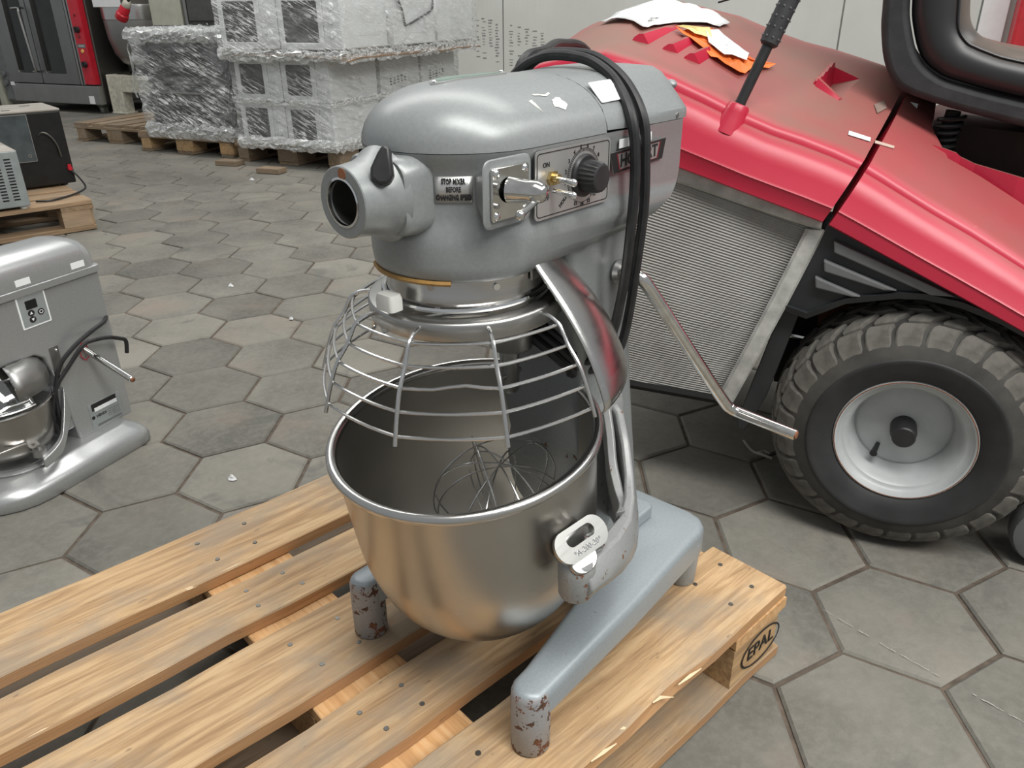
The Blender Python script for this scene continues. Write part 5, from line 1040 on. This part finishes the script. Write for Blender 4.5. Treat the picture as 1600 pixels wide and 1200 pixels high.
for x in (.03, .29): B().box(x, x+.03, .02, .28, 0, .021).obj('foot', 'black_plastic', bx, smooth=0)
B().cyl((.0, .10, .11), (-.05, .10, .11), .022, .018, 12).obj('cable_gland', 'dull_steel', bx)
dk = empty('dark_cabinet', 'dark grey cabinet standing on the steel table, right of the beige box', 'cabinet', (-5.61, 4.62, .8325))
B().box(0, .44, 0, .5, .012, .56).obj('housing', 'cabinet_dark', dk, smooth=0, bev=.008); B().box(.035, .435, -.012, 0, .05, .55).obj('door', 'cabinet_dark', dk, smooth=0, bev=.006); B().box(.0, .03, -.016, 0, .012, .56).obj('corner_trim', 'dull_steel', dk, smooth=0); B().cyl((.24, -.012, .03), (.24, -.02, .03), .010, .008, 12).obj('screw', 'chrome', dk)
B().box(.02, .42, .02, .48, 0, .0125).obj('plinth', 'black_plastic', dk, smooth=0)
pg = empty('power_plug', 'red industrial plug hanging by its cable in front of the steel bowl', 'plug', (-6.28, 4.55, .935))
d_ = V((.62, .05, .76)).normalized(); mq = V((0, 0, 1)).rotation_difference(d_).to_matrix().to_4x4()
B().lathe([(0, -.045), (.050, -.045), (.054, -.038), (.054, .008), (.046, .018), (.044, .07), (.036, .085), (0, .085)], 20, m=mq).obj('plug_body', 'red_plug', pg, smooth=35)
B().lathe([(.034, .082), (.038, .090), (.036, .125), (.024, .14), (0, .14)], 16, m=mq).obj('strain_relief', 'cream_stained', pg)
B().tube(spline([d_*.13, V((.16, .02, .17)), V((.235, .08, .19)), V((.27, .16, .10)), V((.24, .19, .015))], 6), .012, 8).obj('cable', 'black_cable', pg)

# ------------------------------------------------------------------ litter on the floor
plain('scratch_chalk', (.42, .40, .36), .9, 0, .3, 90); scb = B(); r_ = random.Random(4)
for (x0, y0), (x1, y1) in (((.064, .142), (.183, .080)), ((.19, .078), (.249, .051)), ((.293, .032), (.375, -.004)), ((-.46, -.17), (-.40, -.165))):
    n = 14
    for k in range(n):
        if r_.random() < .82:
            p, q = V((x0, y0, .0004)).lerp(V((x1, y1, .0004)), k/n), V((x0, y0, .0004)).lerp(V((x1, y1, .0004)), (k+.95)/n); o = V((0, r_.uniform(.0006, .0018), 0)); e = V((0, r_.uniform(-.0008, .0008), 0)); scb.add([p+e, q+e, q+e+o, p+e+o], [(0, 1, 2, 3)])
scb.obj('scratch', 'scratch_chalk', floor, smooth=0, kind='stuff')
tag(B().tube(spline([(-.165, .695, .006), (-.150, .672, .004), (-.135, .655, .003), (-.118, .648, .004), (-.09, .640, .003)], 4), .0032, 6).tube([(-.128, .652, .003), (-.112, .668, .004), (-.098, .662, .003)], .0022, 6).obj('straw_piece', 'canvas', smooth=40), 'bent pale straw scrap on the paving beside the mower wheel', 'scrap')
def scrap(label, loc, s, seed, mat='paper_white', cat='scrap'):
    r = random.Random(seed); b = B(); n = 7; rings = []
    for k in range(4): rings.append([V((s*cos(2*pi*i/n)*(1-.25*k)*r.uniform(.6, 1.1), s*.65*sin(2*pi*i/n)*(1-.25*k)*r.uniform(.6, 1.1), s*.28*k*r.uniform(.6, 1))) for i in range(n)])
    return tag(b.loft(rings).obj('paper_scrap', mat, smooth=0, loc=loc), label, cat)
SC = [((-1.22, .06, .001), .014, 'crumpled pale scrap on the paving in front of the silver mixer'), ((-1.02, -.045, .001), .009, 'pale scrap on the paving by the far edge of the front pallet'), ((-2.2, 1.15, .001), .014, 'white scrap on the paving left of the mixer hub'), ((-3.55, 2.85, .001), .02, 'dark-edged scrap on the paving before the wrapped stacks'), ((-1.75, .95, .001), .012, 'white chip on the paving behind the silver mixer')]
for i, (l_, s, lb_) in enumerate(SC): scrap(lb_, l_, s, i)
